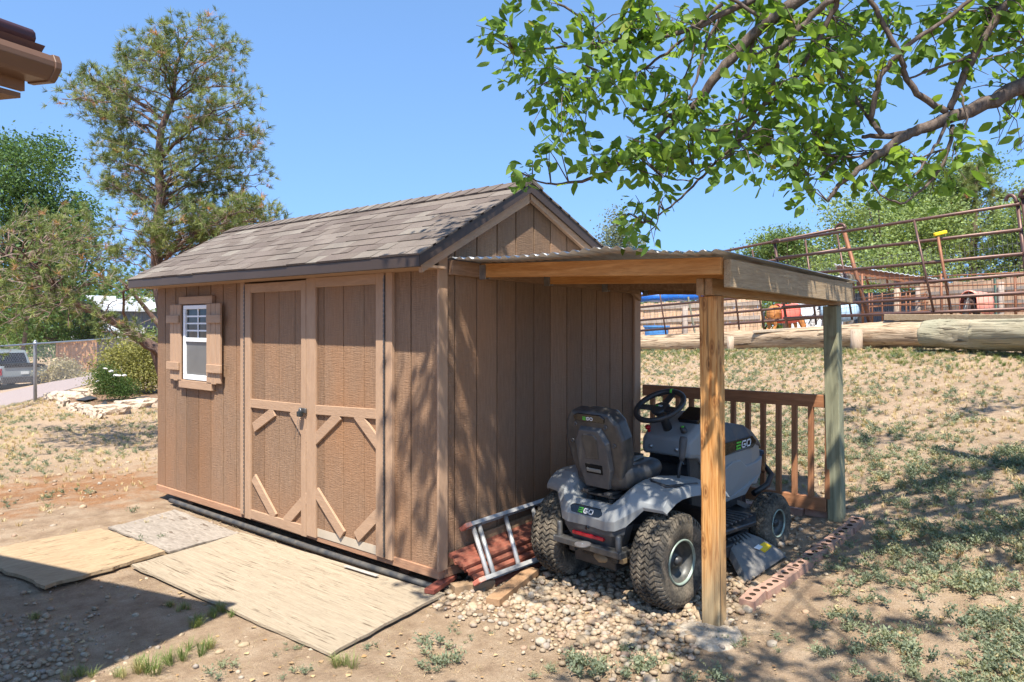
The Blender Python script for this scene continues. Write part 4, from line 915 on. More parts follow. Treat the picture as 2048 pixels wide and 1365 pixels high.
a, b = onZ(690, 1132, .05), onZ(755, 1152, .05); board('wood_scrap', a, b, .03, .008, plain('grey_splinter', (.35, .33, .3)), 'thin pale splinter lying against the dark pipe', cat='scrap')
# terracotta coloured ridged panels leaning in a stack
M_TERRA = plain('terracotta_panel', (.25, .078, .05), .8, .2, var=.22, scale=9, dirt=(.35,.2,.13), dfac=.35)
for k in range(5):
    y0 = -.03 - .021*k; z0 = .215 - .037*k; rings = []
    for x, zz in ((.05 + .035*k, z0), (1.13 + .02*k, z0 + .05 - .008*k)):
        r = []
        for q in range(25):
            t = q / 24; r.append(Vector((x + .01*math.sin(9*t+k), y0 - t*.125, zz - .05*t + .013*abs((t*4.5) % 1*2 - 1))))
        rings.append(r + [p + Vector((0, .004, -.019)) for p in reversed(r)])
    MB().loft(rings).build('ridged_panel', M_TERRA, at=(.6, y0, z0), group='ridged terracotta panels stacked against the gable wall', cat='roofing panel',
        label=['topmost ridged terracotta panel of the stack behind the ladder', 'ridged terracotta panel second from the top of the stack', 'ridged terracotta panel in the middle of the stack', 'ridged terracotta panel second from the bottom of the stack', 'lowest ridged terracotta panel resting on the pebbles'][k])
a, b = Vector((.32, -.022, .26)), Vector((1.0, -.022, .285)); board('lumber_offcut', a, b, .02, .06, M_OFF, 'greyish board lying on top of the terracotta panels behind the ladder')
# ladder on its side
M_ALU = plain('scuffed_aluminium', (.50, .50, .49), .5, .5, .45, .15, 12)
LD = thing('ladder', 'aluminium ladder with orange end caps lying on its side by the gable wall', 'ladder', (.7, -.12, 0))
t0, t1, b0, b1 = Vector((.175, -.035, .365)), Vector((1.32, -.03, .385)), Vector((.085, -.235, .082)), Vector((1.1, -.265, .085))
nrm = (t0 - b0).normalized()
for a, b in ((t0, t1), (b0, b1)):
    mb = MB(); s_ = (b - a).cross(nrm).normalized()
    mb.beam(a, b, .060, .004, up=nrm); mb.beam(a + s_*.0315 , b + s_*.0315, .003, .026, up=nrm); mb.beam(a - s_*.0315, b - s_*.0315, .003, .026, up=nrm); mb.build('side_rail', M_ALU, LD)
for f in (.075, .125, .36, .62, .88):
    a, b = t0.lerp(t1, f) - nrm*.003, b0.lerp(b1, f + .03) + nrm*.003; MB().tube([a, b], .016, 10).build('rung', M_ALU, LD)
for q in (t0, b0):
    s_ = (t1 - t0).normalized(); c_ = MB().beam(q - s_*.006, q + s_*.042, .064, .029, up=nrm).build('end_cap', plain('orange_cap', (.50, .17, .12), .6), LD, bevel=.004)
    mb = MB()
    for k in range(6): mb.beam(q + s_*(.0 + .009*k) - (s_.cross(nrm))*-.0345, q + s_*(.004 + .009*k) - (s_.cross(nrm))*-.0345, .003, .03, up=nrm)
    mb.build('grip_ribs', plain('pale_orange_cap', (.65, .28, .2), .6), c_)
# concrete footing
q = onZ(1418, 1272, .0); mb = MB(); rings = []; rr = random.Random(4); K = 26
base = [(math.cos(2*math.pi*k/K), math.sin(2*math.pi*k/K), rr.uniform(.86, 1.1)) for k in range(K)]
for s_, z in ((1.02, -.03), (1.06, .002), (1.0, .016), (.9, .024), (.5, .030), (.1, .032)): rings.append([Vector((q.x + .175*c*r*s_ , q.y + .16*s*r*s_, z + rr.uniform(-.005, .005))) for c, s, r in base])
m = NT('rough_concrete', .95, .1); n1 = m.noise(m.co(), 45, 5, .7); m.base(m.ramp(n1, [(.3, (.27, .22, .17)), (.6, (.47, .41, .33))])); m.bump(n1, .012)
mb.loft(rings, smooth=True).build('concrete_footing', m.m, at=(q.x, q.y, 0), label='rough lump of pale concrete round the foot of the near post', cat='footing')
# ------------------------------------------------------------------ cored bricks
M_BRK = plain('weathered_brick', (.36, .215, .165), .9, .1, var=.2, scale=22, bump=.002, bscale=90, dirt=(.33,.25,.18), dfac=.55)
def brick_mesh(holes=True, L_=.192, Wd=.09, Hh=.056):
    mb = MB(); n = 3; rows = 1 if holes else 0; cw = L_/n
    mb.box((-L_/2, -Wd/2, 0), (L_/2, Wd/2, Hh - (.012 if holes else 0)))
    if holes:
        z = Hh
        for k in range(n):
            x0 = -L_/2 + k*cw; cx = x0 + cw/2; oct_ = [(math.cos(a)*.021, math.sin(a)*.021) for a in [math.pi/8 + i*math.pi/4 for i in range(8)]]
            cor = [(x0+cw, Wd/2*.4), (x0+cw*.7, Wd/2), (x0+cw*.3, Wd/2), (x0, Wd/2*.4), (x0, -Wd/2*.4), (x0+cw*.3, -Wd/2), (x0+cw*.7, -Wd/2), (x0+cw, -Wd/2*.4)]
            top = [(a, b, z) for a, b in cor]; rim = [(cx+a, b, z) for a, b in oct_]; bot = [(cx+a, b, z - .0119) for a, b in oct_]
            mb.loft([top, rim], cap=False); mb.loft([rim, bot], cap=False, mi=1); mb.add([(a, b, c + .0003) for a, b, c in bot], [tuple(range(8))], mi=1)
            mb.add([(x0+cw, Wd/2*.4, z), (x0+cw, Wd/2, z), (x0+cw*.7, Wd/2, z), (x0, Wd/2*.4, z), (x0+cw*.3, Wd/2, z), (x0, Wd/2, z), (x0, -Wd/2*.4, z), (x0, -Wd/2, z), (x0+cw*.3, -Wd/2, z), (x0+cw, -Wd/2*.4, z), (x0+cw*.7, -Wd/2, z), (x0+cw, -Wd/2, z)], [(0,1,2),(3,4,5),(6,7,8),(9,10,11)])
        for a, b, c, d in ((-L_/2,-Wd/2,L_/2,-Wd/2),(L_/2,-Wd/2,L_/2,Wd/2),(L_/2,Wd/2,-L_/2,Wd/2),(-L_/2,Wd/2,-L_/2,-Wd/2)): mb.add([(a,b,Hh-.012),(c,d,Hh-.012),(c,d,Hh),(a,b,Hh)], [(0,1,2,3)])
    return mb
A_, B_ = Vector((.86, -1.615, 0)), Vector((2.50, -1.80, 0)); nb_ = 8
ordn = ['nearest to the orange-brown post', 'second from the orange-brown post', 'third from the orange-brown post', 'fourth from the orange-brown post', 'fourth from the greenish post', 'third from the greenish post', 'second from the greenish post', 'nearest to the greenish post']
br0 = None
for k in range(nb_):
    c = A_.lerp(B_, (k + .5)/nb_); c.z = float(H(c.x, c.y)) - .008 + .012*(k == 0); d = B_ - A_; rz = math.atan2(d.y, d.x) + random.uniform(-.06, .06) + (.12 if k == 0 else 0)
    if br0 is None: br0 = brick_mesh().build('cored_brick', [M_BRK, plain('brick_core_shade', (.07, .045, .03), .95)], cat='brick', group='cored bricks edging the gravel')  # cores are shallow; the shade of deep holes is put into their dark colour
    o = br0 if k == 0 else br0.copy()
    if k: COL.objects.link(o)
    o.location = c; o.rotation_euler = (random.uniform(-.03, .03), -math.atan2(float(H(*(c + d*.05).xy) - H(*(c - d*.05).xy)), d.length*.1) + random.uniform(-.015, .015), rz); o['label'] = 'cored brick in the edging row, ' + ordn[k]
br1 = None
for k in range(6):
    if br1 is None: br1 = brick_mesh(False).build('solid_brick', M_BRK, cat='brick', group='solid bricks under the railing')
    o = br1 if k == 0 else br1.copy()
    if k: COL.objects.link(o)
    o.location = (2.56 + random.uniform(-.01, .01), -1.50 + k*.205, float(H(2.55, -1.5 + k*.2)) - .0); o.rotation_euler.z = rad(90) + random.uniform(-.05, .05)
    o['label'] = 'solid brick on the ground under the railing, ' + ['nearest to the greenish post', 'second from the greenish post', 'third from the greenish post', 'third from the shed wall', 'second from the shed wall', 'nearest to the shed wall'][k]
# ------------------------------------------------------------------ the house whose eave shows
M_HSOF = plain('brown_soffit_paint', (.20, .115, .07), .6, .3)
M_GUT = plain('brown_gutter', (.125, .068, .042), .4, .5, var=.08)
M_HRF = plain('house_shingle', (.13, .07, .06), .85, .2)
HT = Vector((-2.213, -.170, 2.70)); eA = Vector((-.437, .9, 0)).normalized(); eB = Vector((-.965, -.26, 0)).normalized()
HS = thing('house', 'brown house eave with gutter reaching into the sky beside the pine', 'house', (HT.x - 2, HT.y + 1, 0))
def hp(a, b, z): v = HT + eA*a + eB*b; return Vector((v.x, v.y, HT.z + z))
mb = MB(); gp = [(.0,.0),(-.012,-.025),(-.012,-.045),(.01,-.082),(.02,-.093),(.115,-.093),(.115,.0),(.105,0),(.105,-.085),(.024,-.085),(.008,-.05),(.008,0)]
mb.loft([[hp(a, b, z) for a, z in gp] for b in (0, 4.2)]).build('gutter', M_GUT, HS, bevel=.002)
MB().loft([[hp(a, b, z) for a, z in ((-.004,.004),(-.016,-.025),(-.016,-.048),(.006,-.085),(.018,-.098),(.12,-.098),(.12,.004))] for b in (-.006, .02)]).build('gutter_cap', M_GUT, HS, bevel=.002)
MB().prism([hp(.118, .03, .0), hp(.118, 4.2, .0), hp(.118, 4.2, -.13), hp(.118, .03, -.13)], eA*.02).build('fascia', M_HSOF, HS)
MB().prism([hp(.138, .03, -.155), hp(.6, .03, -.155), hp(.6, 4.2, -.155), hp(.138, 4.2, -.155)], (0, 0, .02)).build('soffit', M_HSOF, HS)
mb = MB(); mb.loft([[hp(.02, b, .035), hp(3.2, b, 1.10), hp(3.2, b, 1.06), hp(.05, b, -.004)] for b in (.03, 4.2)]); rf_ = mb.build('roof', M_HRF, HS)
mb = MB(); mb.tube([hp(.055, b, .055) for b in (.06, 2, 4.2)], .036, 10); mb.build('roof_edge', plain('dark_red_edge', (.09, .03, .03), .5, .4), rf_)
mb = MB(); mb.loft([[hp(a, b, z0) for a, z0 in ((.6,-2.65),(.62,-2.65),(.62,-.15),(.6,-.15))] for b in (.6, 4.2)]); mb.loft([[hp(a, b, -2.65) for a, b in ((.621,.6),(3.2,.6),(3.2,.62),(.621,.62))], [hp(a, b, z) for a, b, z in ((.621,.6,-.1),(3.2,.6,.9),(3.2,.62,.9),(.621,.62,-.1))]]); mb.build('wall', M_SID, HS)
# ================================================================== trees
def bark_mat(name, c1, c2, sc=1):
    m = NT(name, .9, .15); co = m.co((6*sc, 6*sc, 2*sc)); a = m.noise(co, 4, 6, .7, .5); m.base(m.ramp(a, [(.3, c1), (.7, c2)])); m.bump(a, .01); return m.m
M_BARK = bark_mat('poplar_bark', (.065, .048, .040), (.185, .145, .122), 2)
M_PBARK = bark_mat('pine_bark', (.075, .045, .035), (.20, .135, .11))
M_TBARK = bark_mat('grey_bark', (.10, .08, .06), (.24, .2, .16))
M_LEAF = leafmat('poplar_leaf', [(0, (.095, .17, .035)), (.4, (.155, .265, .055)), (.75, (.23, .35, .08)), (.985, (.22, .33, .06)), (1, (.45, .36, .06))], .5, .55, .25)
M_NEED = leafmat('pine_needles', [(0, (.095, .13, .045)), (.5, (.165, .205, .065)), (.965, (.27, .30, .10)), (.98, (.44, .21, .10)), (1, (.46, .25, .14))], .55, .3, .3)
def nearest(branches, p):
    best = None
    for b in branches:
        for q in b:
            d = (q - p).length
            if best is None or d < best[0]: best = (d, q)
    return best[1]
# ---- the poplar overhead: traced limbs
OT = thing('poplar_tree', 'broad poplar whose leafy limbs hang over the shed and lean-to', 'tree', (2.05, -4.25, float(H(2.05, -4.25))))
limbs = [([(2048,170),(1986,202),(1923,230),(1860,252),(1822,268),(1781,293),(1749,315),(1718,340),(1677,375),(1655,403)], 3.5, 3.5, .056, .010),
 ([(1822,268),(1765,274),(1724,274)], 3.5, 3.6, .026, .012), ([(1765,271),(1743,239),(1718,205),(1689,164),(1658,104),(1640,60)], 3.5, 3.8, .018, .008),
 ([(1743,236),(1752,189),(1765,151),(1790,117),(1828,82),(1891,41),(1938,0),(1990,-50)], 3.5, 3.3, .018, .012), ([(1891,224),(1844,195),(1815,157),(1806,126),(1774,63),(1743,0),(1720,-60)], 3.5, 3.4, .022, .014),
 ([(1900,220),(1923,164),(1948,110),(1979,57),(2017,0),(2060,-60)], 3.5, 3.4, .020, .028), ([(1900,227),(1882,274),(1856,315),(1825,356)], 3.5, 3.3, .014, .005),
 ([(1907,249),(1888,321),(1860,362),(1822,397),(1790,406),(1740,362)], 3.5, 3.4, .014, .005), ([(1923,197),(1932,250),(1908,298)], 3.45, 3.4, .008, .004),
 ([(1690,-80),(1598,0),(1544,38),(1507,69),(1450,132),(1410,183),(1384,216),(1344,245),(1296,293),(1252,322),(1205,348),(1150,364),(1102,370),(1065,357)], 3.4, 3.9, .048, .005),
 ([(1384,216),(1362,227),(1326,229),(1278,212),(1249,194)], 3.7, 3.8, .018, .007),
 ([(1664,0),(1626,31),(1567,91),(1554,120),(1545,176),(1522,220),(1494,268),(1450,309)], 3.3, 3.6, .022, .010), ([(1450,309),(1406,350),(1362,396),(1318,429),(1289,447)], 3.6, 3.7, .010, .005),
 ([(1700,-60),(1677,0),(1645,63),(1607,132),(1576,176),(1538,208),(1469,243)], 3.3, 3.6, .022, .008),
 ([(1620,-60),(1500,4),(1417,44),(1380,59),(1315,75),(1256,82),(1197,86),(1135,92),(1087,101),(1029,104)], 3.5, 3.7, .026, .005),
 ([(1199,86),(1186,60),(1150,26),(1106,0),(1080,-30)], 3.6, 3.5, .009, .008), ([(1197,90),(1183,113),(1164,139),(1128,161)], 3.6, 3.7, .009, .004), ([(1135,92),(1115,70),(1098,55)], 3.65, 3.6, .006, .003),
 ([(1443,7),(1384,62),(1333,106),(1289,136),(1249,157),(1208,157),(1146,154)], 3.5, 3.8, .013, .004), ([(1500,260),(1443,264),(1384,249),(1326,227)], 3.6, 3.7, .011, .009),
 ([(1500,264),(1472,293),(1439,322),(1388,350)], 3.6, 3.5, .010, .005), ([(1406,355),(1367,361),(1325,355)], 3.6, 3.65, .006, .003), ([(1318,429),(1312,460)], 3.7, 3.7, .004, .003),
 ([(1507,69),(1500,125),(1485,200),(1469,283)], 3.55, 3.5, .014, .006), ([(1450,20),(1412,90),(1395,150),(1378,200)], 3.6, 3.6, .012, .008), ([(1400,60),(1380,130),(1420,170),(1350,125),(1310,80)][0:2]+[(1362,170)], 3.6, 3.7, .008, .004),
 ([(1544,38),(1505,25),(1450,-10)], 3.5, 3.5, .016, .012), ([(1567,91),(1530,100),(1492,121)], 3.4, 3.4, .010, .006), ([(1765,300),(1700,315),(1620,300),(1520,290)], 3.6, 3.7, .010, .004), ([(1888,300),(1830,316),(1762,312)], 3.5, 3.6, .007, .004),
 ([(1942,112),(1880,135),(1820,155),(1790,144)], 3.45, 3.5, .010, .005), ([(2048,90),(2000,110),(1960,120)], 3.4, 3.4, .005, .004), ([(1682,315),(1650,340),(1640,360)], 3.6, 3.6, .012, .006), ([(1645,330),(1620,350),(1590,340)], 3.6, 3.6, .005, .003)]
mb = MB(); B3 = []
def curve(pts, D0, D1, r0, r1, wob=.01):
    out = []; rr = []
    n = len(pts) - 1
    P = [at(p[0], p[1], D0 + (D1 - D0) * i / max(1, n)) for i, p in enumerate(pts)]
    for i in range(n):
        p0, p1, p2, p3 = P[max(0,i-1)], P[i], P[i+1], P[min(n,i+2)]
        for k in range(4):
            t = k / 4; q = .5*((2*p1) + (p2-p0)*t + (2*p0-5*p1+4*p2-p3)*t*t + (3*p1-p0-3*p2+p3)*t*t*t); q += Vector((random.gauss(0,wob*.35), random.gauss(0,wob*.35), random.gauss(0,wob*.35)))
            out.append(q); rr.append(r0 + (r1-r0)*((i+t)/n)**.8)
    out.append(P[-1]); rr.append(r1); return out, rr
for pts, D0, D1, r0, r1 in limbs:
    c, r = curve(pts, D0, D1, r0, r1); r = [q*.74 for q in r]; mb.tube(c, r, 8 if r0 > .02 else 6); B3.append(c)
TB = ORG[OT.name]
trunk = [TB + Vector((0,0,-.1)), TB + Vector((.03,.02,1.2)), TB + Vector((-.02,.08,2.2)), TB + Vector((.03,.12,3.2)), TB + Vector((-.2,.3,4.4)), TB + Vector((-.5,.4,5.8))]
mb.tube(trunk, [.20,.17,.15,.14,.10,.05], 14)
def link(a, b, r0, r1, n=6, sag=.1):
    out = [a.lerp(b, k/n) + Vector((random.gauss(0,.03), random.gauss(0,.03), random.gauss(0,.03) + sag*math.sin(math.pi*k/n))) for k in range(n+1)]; out[0] = a; out[-1] = b
    mb.tube(out, [r0 + (r1-r0)*k/n for k in range(n+1)], 8); B3.append(out)
link(trunk[2], B3[0][0], .07, .056); 
for k, t in ((9, 4), (11, 3), (13, 4), (14, 4)): link(trunk[t], B3[k][0], .05, .028 if k in (9,14) else .018, sag=.35)
# crown above and behind the camera's view, the part that shades the ground
rr = random.Random(11); crown = []
hubs = []
while len(hubs) < 84:
    q = Vector((rr.uniform(-3.6, 3.8), rr.uniform(-6.3, -.9), rr.uniform(3.3, 5.7)))
    sx_s, sy_s = q.x + .46*q.z, q.y + .33*q.z
    rel = q - CAM; D = rel.x*FC + rel.y*FS
    if D > .4 and rel.z < .50*D + .35: continue
    if sy_s > .7 or sx_s < (-.75 if sy_s < -1.0 else -.25) : continue
    if sx_s < .9 and sy_s > -.3 and rr.random() < .45: continue
    if ((q.x+.2)/4.2)**2 + ((q.y+3.7)/3.2)**2 > 1: continue
    hubs.append(q)
for _ in range(9): hubs.append(Vector((rr.uniform(-1.45, -.75), rr.uniform(-1.35, -.75), rr.uniform(4.0, 4.9))))
for h in hubs:
    a = min(trunk[3:] + [b[len(b)//2] for b in B3[-10:]], key=lambda p: (p-h).length); link(a, h, .013, .004, 5, .15)
twigs = MB(); LP = []; LN = []; LT = []
def leafcluster(c, rad_, n, size=.074, src=None):
    src = src if src is not None else nearest(B3, c)
    nt_ = max(2, n // 8)
    for k in range(nt_):
        e = c + Vector((rr.gauss(0,1), rr.gauss(0,1), rr.gauss(-.25,.8))) * rad_ * .62
        m_ = src.lerp(e, .5) + Vector((rr.gauss(0,.02), rr.gauss(0,.02), .03)); tw = [src, m_, e]
        if (src - e).length < 1.1: twigs.tube(tw, [.0035, .0025, .0012], 4, cap=False)
        for j in range(n // nt_):
            t = rr.uniform(.35, 1.05); p = (m_.lerp(e, (t-.35)/.65) if t > .35 else src) + Vector((rr.gauss(0,1), rr.gauss(0,1), rr.gauss(-.3,1))) * .035
            LP.append(p); LN.append(size * rr.uniform(.55, 1.2)); LT.append(rr.random())
blobs = [(985,105,45),(955,75,25),(1060,55,50),(1045,15,40),(1110,15,25),(1090,130,60),(1150,175,55),(1085,185,35),(1240,45,55),(1205,105,50),(1290,35,55),(1230,190,60),(1290,150,55),(1320,250,55),(1180,255,55),(1125,265,42),(1100,290,28),(1200,295,50),(1255,275,55),(1045,330,30),(1030,350,16),(1300,320,55),(1345,300,45),(1290,375,30),(1320,395,25),(1255,440,38),(1292,478,26),(1225,435,25),(1360,60,50),(1400,110,55),(1420,200,45),(1450,240,55),(1400,275,45),(1500,180,55),(1480,300,50),(1520,275,60),(1560,320,60),(1600,290,60),(1650,240,80),(1680,180,60),(1620,130,60),(1580,60,70),(1700,120,70),(1720,60,70),(1760,160,40),(1700,290,55),(1640,345,45),(1610,385,28),(1690,350,25),(1780,320,45),(1830,300,45),(1870,340,40),(1790,375,32),(1745,372,26),(1850,372,22),(1905,255,35),(1920,315,40),(1800,40,70),(1860,90,45),(1880,30,60),(1950,60,55),(1990,120,45),(1940,140,35),(1925,185,22),(2010,60,50),(2030,230,30),(2000,285,22),(2030,305,28),(2040,20,50),(1960,20,50),(1330,5,55),(1430,30,50),(1500,15,50),(1650,20,60),(1540,120,45),(1560,210,50),(1350,190,40),(1250,110,45),(1170,60,35),(1440,330,30),(1380,330,30),(1470,110,35),(1600,190,50),(1735,200,35)]
for px, py, r in blobs:
    for k in range(2):
        D = rr.uniform(3.3, 4.0); c = at(px + rr.gauss(0, r*.2), py + rr.gauss(0, r*.15), D); leafcluster(c, r*D/F, max(4, int(r*r*.0106)))
for h in hubs: leafcluster(h, .36, 100, .085, src=h)
mb.build('trunk', M_BARK, OT)
twigs.build('twigs', M_BARK, OT)
def leafproto(fold):
    v = [(0,0,0),(.20,.25,fold),(.27,.5,fold),(.16,.80,fold*.6),(0,1.05,-.05),(-.16,.80,fold*.6),(-.27,.5,fold),(-.20,.25,fold),(0,.5,-.02)]
    return v, [(0,1,8),(1,2,8),(2,3,4,8),(8,4,5,6),(8,6,7),(8,7,0)]
def leaf_mats(P, Sz, droop=(.9, .5)):
    """leaf stalk at P, tip hanging outwards and down"""
    n = len(P); a = RNG.random(n)*6.28; dz = -np.abs(RNG.normal(droop[0], droop[1], n)) + .25; d = np.c_[np.cos(a), np.sin(a), dz]; d /= np.linalg.norm(d, axis=1)[:,None]
    u = RNG.normal(size=(n,3)); u[:,2] += .8; x = np.cross(d, u); x /= np.linalg.norm(x, axis=1)[:,None]; z = np.cross(x, d)
    M = np.zeros((n,4,4)); M[:,:3,0] = x*Sz[:,None]; M[:,:3,1] = d*Sz[:,None]; M[:,:3,2] = z*Sz[:,None]; M[:,:3,3] = P; M[:,3,3] = 1; return M
P = np.array([tuple(p) for p in LP]); Sz = np.array(LN); instmesh('foliage', [leafproto(.06), leafproto(.13), leafproto(.0)], RNG.integers(0,3,len(P)), leaf_mats(P, Sz), M_LEAF, OT, tone=np.array(LT), smooth=False)

# ---- pines
def needle_tufts(P, Dr, sz, name, parent, tone=None, nn=24, w=.040):
    """bottlebrush tufts of thin needles round a shoot"""
    protos = []
    for s_ in range(5):
        r2 = random.Random(s_); v = []; f = []
        for k in range(nn):
            a = r2.uniform(0, 6.28); y = r2.uniform(-.35, .25); o = r2.uniform(.5, 1.0); up = r2.uniform(.25, 1.05); b = (0, y, 0); d = Vector((math.cos(a)*o, up, math.sin(a)*o)).normalized()*r2.uniform(.75,1.05)
            sd = d.cross(Vector((r2.random(), r2.random(), r2.random()))).normalized()*w; m = len(v); v += [(b[0]-sd.x, b[1]-sd.y, b[2]-sd.z), (b[0]+sd.x, b[1]+sd.y, b[2]+sd.z), (b[0]+d.x+sd.x*.3, b[1]+d.y+sd.y*.3, b[2]+d.z+sd.z*.3), (b[0]+d.x-sd.x*.3, b[1]+d.y-sd.y*.3, b[2]+d.z-sd.z*.3)]; f.append((m,m+1,m+2,m+3))
        protos.append((v, f))
    n = len(P); d = Dr/np.linalg.norm(Dr, axis=1)[:,None]; u = RNG.normal(size=(n,3)); x = np.cross(d, u); x /= np.linalg.norm(x, axis=1)[:,None]; z = np.cross(x, d)
    M = np.zeros((n,4,4)); M[:,:3,0] = x*sz[:,None]; M[:,:3,1] = d*sz[:,None]; M[:,:3,2] = z*sz[:,None]; M[:,:3,3] = P; M[:,3,3] = 1
    return instmesh(name, protos, RNG.integers(0,5,n), M, M_NEED, parent, tone=tone if tone is not None else RNG.random(n))
def pine(root, trunk_pts, trunk_r, tips, seed, per=5, bare=.35, tsz=.075, lift=.25):
    """trunk and limbs running from it to the given tips, shoots all along the outer part of each limb"""
    rr = random.Random(seed); mb = MB(); dead = MB(); mb.tube(trunk_pts, trunk_r, 10); P = []; Dr = []; T = []
    tl = [p for p in trunk_pts]
    def along(t):
        t = max(0, min(.999, t))*(len(tl)-1); i = int(t); return tl[i].lerp(tl[i+1], t-i)
    for tip in tips:
        tip = Vector(tip); best = min((((along(k/40) - tip) + Vector((0,0,(tip - along(k/40)).length*lift))).length + .6*abs(along(k/40).z + .30*(tip-along(k/40)).length - tip.z), k/40) for k in range(41))[1]
        a = along(best); L_ = (tip - a).length; n = 8; pts = []
        for k in range(n + 1):
            t = k/n; q = a.lerp(tip, t) + Vector((0,0,L_*.08*math.sin(math.pi*t))) + Vector((rr.gauss(0,1), rr.gauss(0,1), rr.gauss(0,1)))*L_*.022*math.sin(math.pi*t); pts.append(q)
        mb.tube(pts, [max(.006, (.007 + .009*L_)*(1-k/n*.85)) for k in range(n+1)], 5)
        for k in range(int(per*max(1.2, L_*2.0))):
            t = rr.uniform(.18, 1)**.8; i = min(n-1, int(t*n)); s0 = pts[i].lerp(pts[i+1], t*n-i); out = (tip - a).normalized()
            d = (out*rr.uniform(.3,1.1) + Vector((rr.gauss(0,.7), rr.gauss(0,.7), rr.uniform(-.45,.8)))).normalized(); sl_ = rr.uniform(.18, .55)*(1.2-.6*t)
            e = s0 + d*sl_; md = s0.lerp(e, .5) + Vector((0,0,.02)); tgt = mb if rr.random() < .6 else dead
            tgt.tube([s0, md, e], [.006,.004,.003], 3, cap=False)
            if t > bare or rr.random() < .25:
                for j in range(rr.choice((2,3,3,4))):
                    q = e + Vector((rr.gauss(0,1), rr.gauss(0,1), rr.gauss(0,1)))*.075; q2 = (q - md).normalized() + Vector((0,0,.45)); P.append(tuple(q)); Dr.append(tuple(q2)); T.append(rr.random()); 
                    dead.tube([e, q], [.003,.002], 3, cap=False)
            else:
                for j in range(2): dead.tube([e, e + Vector((rr.gauss(0,.1), rr.gauss(0,.1), rr.gauss(.02,.09)))], [.003,.001], 3, cap=False)
    mb.build('trunk', M_PBARK, root); dead.build('twigs', bpy.data.materials.get('dead_twig') or plain('dead_twig', (.30, .235, .19), .9, .1), root)
    P = np.array(P); needle_tufts(P, np.array(Dr), tsz*RNG.uniform(.75,1.2,len(P)), 'needles', root, np.array(T)**1.15)
rr = random.Random(5)
def tip(px, py, D): return at(px, py, D)
p0 = at(332, 690, 12.6); p0.z = -.1
PT = thing('pine_tree', 'tall open-crowned pine with brown cones rising behind the shed', 'pine tree', tuple(p0))
tr = [p0, at(330,640,12.6), at(316,560,12.5), at(312,480,12.5), at(322,400,12.6), at(317,320,12.4), at(322,260,12.3), at(345,200,12.4), at(352,130,12.6), at(375,85,12.5)]
tips = []
for px, py in [(130,205),(150,200),(178,235),(190,170),(215,185),(250,112),(262,130),(290,62),(310,80),(352,58),(360,75),(400,58),(420,68),(452,88),(440,110),(462,117),(430,145),(455,165),(487,172),(470,200),(485,225),(470,250),(507,268),(480,290),(495,310),(524,345),(500,330),(512,375),(480,385),(440,320),(455,350),(410,300),(395,270),(400,210),(380,160),(350,130),(300,110),(330,100),(280,150),(240,170),(230,200),(210,220),(260,210),(290,190),(330,170),(365,200),(410,240),(200,285),(215,330),(230,300),(200,310),(250,250),(262,280),(240,330),(205,370),(220,395),(195,365),(250,370),(270,400),(300,380),(340,400),(370,380),(400,400),(420,420),(450,400),(380,440),(430,460),(350,450),(300,440),(250,430),(225,450),(400,350),(350,330),(280,340)]:
    tips.append(at(px + rr.gauss(0,5), py + rr.gauss(0,5), 12.5 + rr.uniform(-1.25, 1.25)))
tips += [at(px, py, 12.5 + rr.uniform(-1.6,1.6)) for px, py in [(550,440),(535,430),(520,445),(500,425),(480,430),(460,440),(540,450),(440,470),(490,450),(430,500),(410,480),(400,520),(370,500),(340,520),(300,500),(270,480),(240,500),(220,520),(350,560),(300,560),(260,560)]]
pine(PT, tr, [.11,.105,.10,.09,.08,.065,.055,.04,.03,.015], tips, 3, per=5.0, bare=.25, tsz=.108)
# the leaning low pine to its side
q0 = at(372, 760, 10.6); q0.z = -.1
PL = thing('pine_tree', 'low leaning pine with bare crooked limbs spreading over the flower bed', 'pine tree', tuple(q0))
tr2 = [q0, at(312,697,10.6), at(270,672,10.5), at(240,648,10.4), at(208,632,10.3), at(178,618,10.2), at(140,600,10.0), at(100,560,9.9), at(60,530,9.8), at(10,510,9.7)]
tips = []
for px, py in [(0,470),(20,440),(45,430),(80,450),(100,455),(130,445),(155,430),(185,460),(210,470),(0,520),(30,490),(60,480),(110,480),(150,480),(170,500),(200,500),(0,560),(25,540),(0,600),(20,590),(40,620),(12,650),(5,680),(50,650),(60,590),(90,600),(100,520),(120,560),(150,540),(190,540),(215,560),(150,590),(180,580),(225,600),(240,570),(170,630),(190,650),(140,640),(100,640),(205,665),(120,610),(70,560),(-30,500),(-40,560),(-20,620),(-60,480),(230,520),(30,555),(75,520)]:
    tips.append(at(px + rr.gauss(0,6), py + rr.gauss(0,6), 10.0 + rr.uniform(-1.3, 1.0)))
pine(PL, tr2, [.10,.085,.07,.065,.06,.052,.045,.038,.03,.015], tips, 9, per=3.5, bare=.34, tsz=.084, lift=.1)
up = [at(318,650,10.8), at(300,628,10.8), at(282,606,10.7), at(262,580,10.6), at(235,556,10.5)]; mb = MB(); mb.tube([at(335,690,10.8)] + up, [.045,.04,.035,.03,.02,.01], 8); mb.build('limb', M_PBARK, PL)

